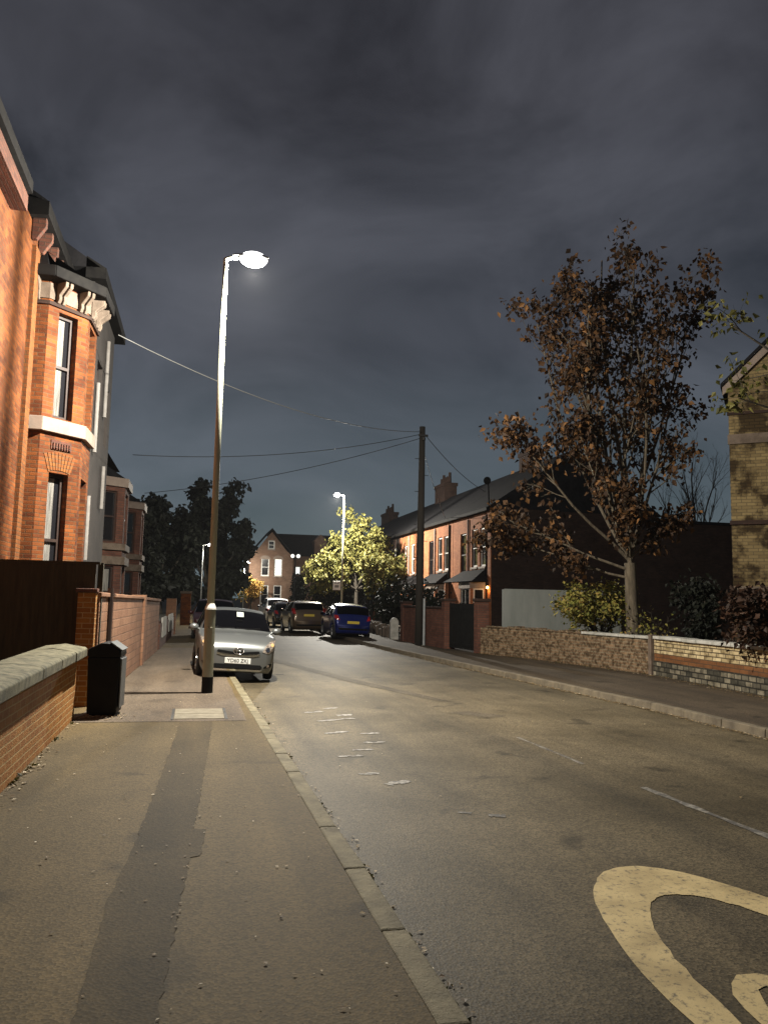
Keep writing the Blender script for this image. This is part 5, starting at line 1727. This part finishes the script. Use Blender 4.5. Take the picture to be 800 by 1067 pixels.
    for s in (1, -1):
        mb = MB(); mb.ball((s * (Wd + .08), my, mz), 1, .10, .075, .078, 14, 10); mb.tube([(s * (Wd * .9), my + .02, mz - .05), (s * (Wd + .05), my, mz - .03)], .03, 8)
        mi = mb.build('mirror', paint, t, smooth=True)
        mb = MB(); mb.quad((s * (Wd + .11) - .08, my + .077, mz - .055), (s * (Wd + .11) + .08, my + .077, mz - .055), (s * (Wd + .11) + .08, my + .077, mz + .055), (s * (Wd + .11) - .08, my + .077, mz + .055))
        mb.build('mirror_glass', 'glass', mi)
    sp['front'](decal, plate, t, bvh)
    t.location = loc
    t.rotation_euler = (0, rollx, rotz)
    return t


def hatch(L_=3.79, W_=1.695, H=1.53, nose=.70, cowl=.98):
    return dict(L=L_, W=W_, H=H,
                top=[(0, nose - .12), (.04, nose - .04), (.14, nose + .04), (.45, nose + .16), (.95, cowl + .02), (1.1, cowl + .12), (1.75, H - .05), (2.2, H), (L_ - .75, H - .05), (L_ - .45, H - .12), (L_ - .12, cowl + .05), (L_ - .04, .8), (L_, .62)],
                belt=[(0, nose - .16), (.14, nose - .02), (.45, nose + .1), (.95, cowl - .06), (2.5, cowl - .02), (L_ - .4, cowl + .03), (L_ - .06, .78), (L_, .58)],
                wheels=(.74, L_ - .59), wr=.295, cuts=(1.0, 1.72, 1.35, 2.32, 2.4, L_ - .75, L_ - .44, L_ - .13),
                wins=[('windscreen', 1.0, 1.72, 'top'), ('rear', L_ - .44, L_ - .13, 'top'), ('sa', 1.35, 2.32, 'side'), ('sb', 2.4, L_ - .75, 'side')], mirror=(1.28, .99))


def tall(L_=4.4, W_=1.8, H=1.7, nose=.86, cowl=1.1):
    d = hatch(L_, W_, H, nose, cowl)
    d['top'] = [(0, nose - .14), (.04, nose - .04), (.14, nose + .02), (.5, nose + .12), (1.15, cowl + .02), (1.3, cowl + .1), (1.95, H - .05), (2.4, H), (L_ - .6, H - .04), (L_ - .3, H - .1), (L_ - .1, cowl + .06), (L_ - .03, .9), (L_, .66)]
    d['belt'] = [(0, nose - .18), (.14, nose - .04), (.5, nose + .06), (1.15, cowl - .06), (L_ - .35, cowl), (L_ - .06, .86), (L_, .62)]
    d['wheels'] = (.85, L_ - .8); d['wr'] = .35
    d['cuts'] = (1.2, 1.9, 1.5, 2.6, 2.68, L_ - .5, L_ - .29, L_ - .11)
    d['wins'] = [('windscreen', 1.2, 1.9, 'top'), ('rear', L_ - .29, L_ - .11, 'top'), ('sa', 1.5, 2.6, 'side'), ('sb', 2.68, L_ - .5, 'side')]
    d['mirror'] = (1.45, 1.1)
    return d


def front_silver(decal, plate, t, bvh):
    hs = decal([(.48, .60), (.60, .57), (.70, .63), (.765, .74), (.76, .84), (.68, .835), (.55, .73)], 'headlight', 'hl', mirror=True, off=.008)
    for o, s in zip(hs, (1, -1)):
        for (x, z, r_, mt) in ((.59, .655, .05, 'chrome'), (.69, .75, .036, 'amber')):
            poly = [(s * x + r_ * math.cos(a), z + r_ * math.sin(a)) for a in [k * math.pi / 5 for k in range(10)]]
            decal(poly, 'reflector', mt, off=.014, rings=2, par=o)
    decal([(-.43, .575), (-.30, .53), (0, .515), (.30, .53), (.43, .575), (.41, .615), (.2, .585), (0, .578), (-.2, .585), (-.41, .615)], 'grille', 'trim', off=.008)
    decal([(-.43, .522), (-.30, .492), (0, .478), (.30, .492), (.43, .522), (.43, .56), (.30, .522), (0, .508), (-.30, .522), (-.43, .56)], 'grille_bar', 'chrome', off=.010)
    decal([(-.46, .245), (.46, .245), (.5, .29), (.46, .335), (-.46, .335), (-.5, .29)], 'air_intake', 'trim', off=.008)
    decal([(-.46, .20), (.46, .20), (.5, .236), (-.5, .236)], 'bumper_lip', 'chrome', off=.010)
    for o in decal([(.53, .27), (.68, .30), (.71, .37), (.64, .37), (.53, .30)], 'fog_recess', 'trim', mirror=True, off=.008):
        pass
    decal([(.615 + .032 * math.cos(k * .628), .322 + .028 * math.sin(k * .628)) for k in range(10)], 'fog_light', 'hl', mirror=True, off=.014, rings=2)
    plate(.405, 'plate_w', 'YD60 ZKJ', True)
    # oval emblem
    y = bvh.ray_cast(Vector((0, -3, .60)), Vector((0, 1, 0)))[0].y - .016
    em = MB()
    for (rx, rz, dz) in ((.10, .066, 0), (.035, .062, 0), (.07, .024, .03)):
        em.tube([(rx * math.cos(a), y, .60 + dz + rz * math.sin(a)) for a in [k * math.pi / 12 for k in range(25)]], .0085, 6)
    em.build('emblem', 'chrome', t, smooth=True)
    # wiper arms and windscreen stickers
    for (x0, x1) in ((-.55, -.05), (.0, .5)):
        wmb = MB(); wmb.tube([(x0, 1.02, 1.02), ((x0 + x1) / 2, .99, 1.012), (x1, 1.03, 1.03)], .01, 6); wmb.build('wiper', 'trim', t)
    st = MB(); st.quad((.0, 1.29, 1.262), (.15, 1.29, 1.262), (.15, 1.43, 1.362), (.0, 1.43, 1.362)); st.build('sticker', 'sticker', t)


def rear_end(plate_mat, tail_z=(.78, 1.0), dark_bumper=False, pz=.70, xin=.58, xout=.82):
    def f(decal, plate, t, bvh):
        decal([(xin, tail_z[0]), (xout, tail_z[0] + .04), (xout, tail_z[1]), (xin + .08, tail_z[1] - .02)], 'tail_light', 'tail', front=False, mirror=True, off=.01)
        decal([(.5, .68), (.7, .68), (.72, .76), (.5, .75)], 'headlight', 'hl', mirror=True, off=.008)
        decal([(-.4, .5), (.4, .5), (.4, .6), (-.4, .6)], 'grille', 'trim', off=.008)
        decal([(-.6, .38), (.6, .38), (.66, .46), (-.66, .46)], 'bumper_strip', 'trim', front=False, off=.01)
        plate(pz, plate_mat, None, False)
    return f


CG = 'cars parked along the road'
sp = hatch(3.7, 1.62, 1.45, .75, .96); sp['front'] = front_silver
car('silver hatchback parked nose first with two wheels on the pavement by the lamp post', (.88, 16.6, -.07), R(1.5), R(3.2), 'silver', sp, CG)
sp = hatch(3.7, 1.68, 1.5); sp['front'] = rear_end('plate_y')
car('blue hatchback parked on the far kerb in front of the second lamp', (6.5, 37.2, -.07), R(181), R(-2.2), 'blue', sp, CG)
sp = tall(4.4, 1.76, 1.6); sp['front'] = rear_end('plate_y', (.95, 1.25), pz=.9, xin=.64, xout=.86)
car('bronze estate car parked behind the blue hatchback', (5.35, 43.6, -.11), R(182), 0, 'tan', sp, CG)
sp = hatch(4.0, 1.72, 1.5); sp['front'] = rear_end('plate_w', pz=.7)
car('black car parked between the bronze estate and the white car', (5.2, 50.6, -.11), R(182), 0, 'black_car', sp, CG)
sp = tall(4.3, 1.75, 1.72); sp['front'] = rear_end('plate_y', pz=.9)
car('white car at the far end of the parked row', (5.35, 59.3, -.11), R(183), 0, 'white_car', sp, CG)
sp = hatch(4.0, 1.72, 1.55); sp['front'] = rear_end('plate_y')
car('maroon car half hidden behind the silver hatchback', (.78, 31.0, -.03), R(0), R(2), 'red_car', sp, CG)

# small sign plate on the second lamp, orange brick pier far left
sg = root('road_sign', 'small white sign plate fixed to the second lamp post', 'sign', (9.0, 51.9, 2.1))
w = MB(); w.box(8.78, 51.86, 2.2, 9.28, 51.885, 2.78); w.build('plate', 'sign_w', sg, bevel=.01)
w = MB(); w.box(8.86, 51.85, 2.62, 9.2, 51.858, 2.68); w.box(8.9, 51.85, 2.36, 9.16, 51.858, 2.52); w.build('symbol', 'sign_g', sg)
w = MB(); w.box(9.2, 51.888, 2.35, 9.36, 51.93, 2.4); w.build('clip', 'iron', sg)
op = root('gate_pier', 'orange brick pier on the pavement side behind the maroon car', 'gate pier', (-.35, 46, 0))
w = MB(); w.box(-.75, 46, 0, -.2, 46.5, 1.75); w.build('pier', 'brick_o', op, bevel=.01)
w = MB(); w.box(-.8, 45.95, 1.75, -.15, 46.55, 1.87); w.build('pier_cap', 'stone', op, bevel=.01)

# ------------------------------------------------------------------ thin mist added to put a glow round the lamps (one even volume)
HAZE = 0.00016
mb = MB(); mb.box(-260, -120, -1.3, 260, 260, 40)
hm = bpy.data.materials.new('haze'); hm.use_nodes = True
nt = hm.node_tree; nt.nodes.clear()
o = N(nt, 'ShaderNodeOutputMaterial'); pv = N(nt, 'ShaderNodeVolumePrincipled')
pv.inputs['Color'].default_value = (.94, .95, 1, 1); pv.inputs['Density'].default_value = HAZE; pv.inputs['Anisotropy'].default_value = 0.0
nt.links.new(pv.outputs[0], o.inputs['Volume'])
tag(mb.build('haze', hm), 'thin night mist filling the street', 'haze', kind='stuff')
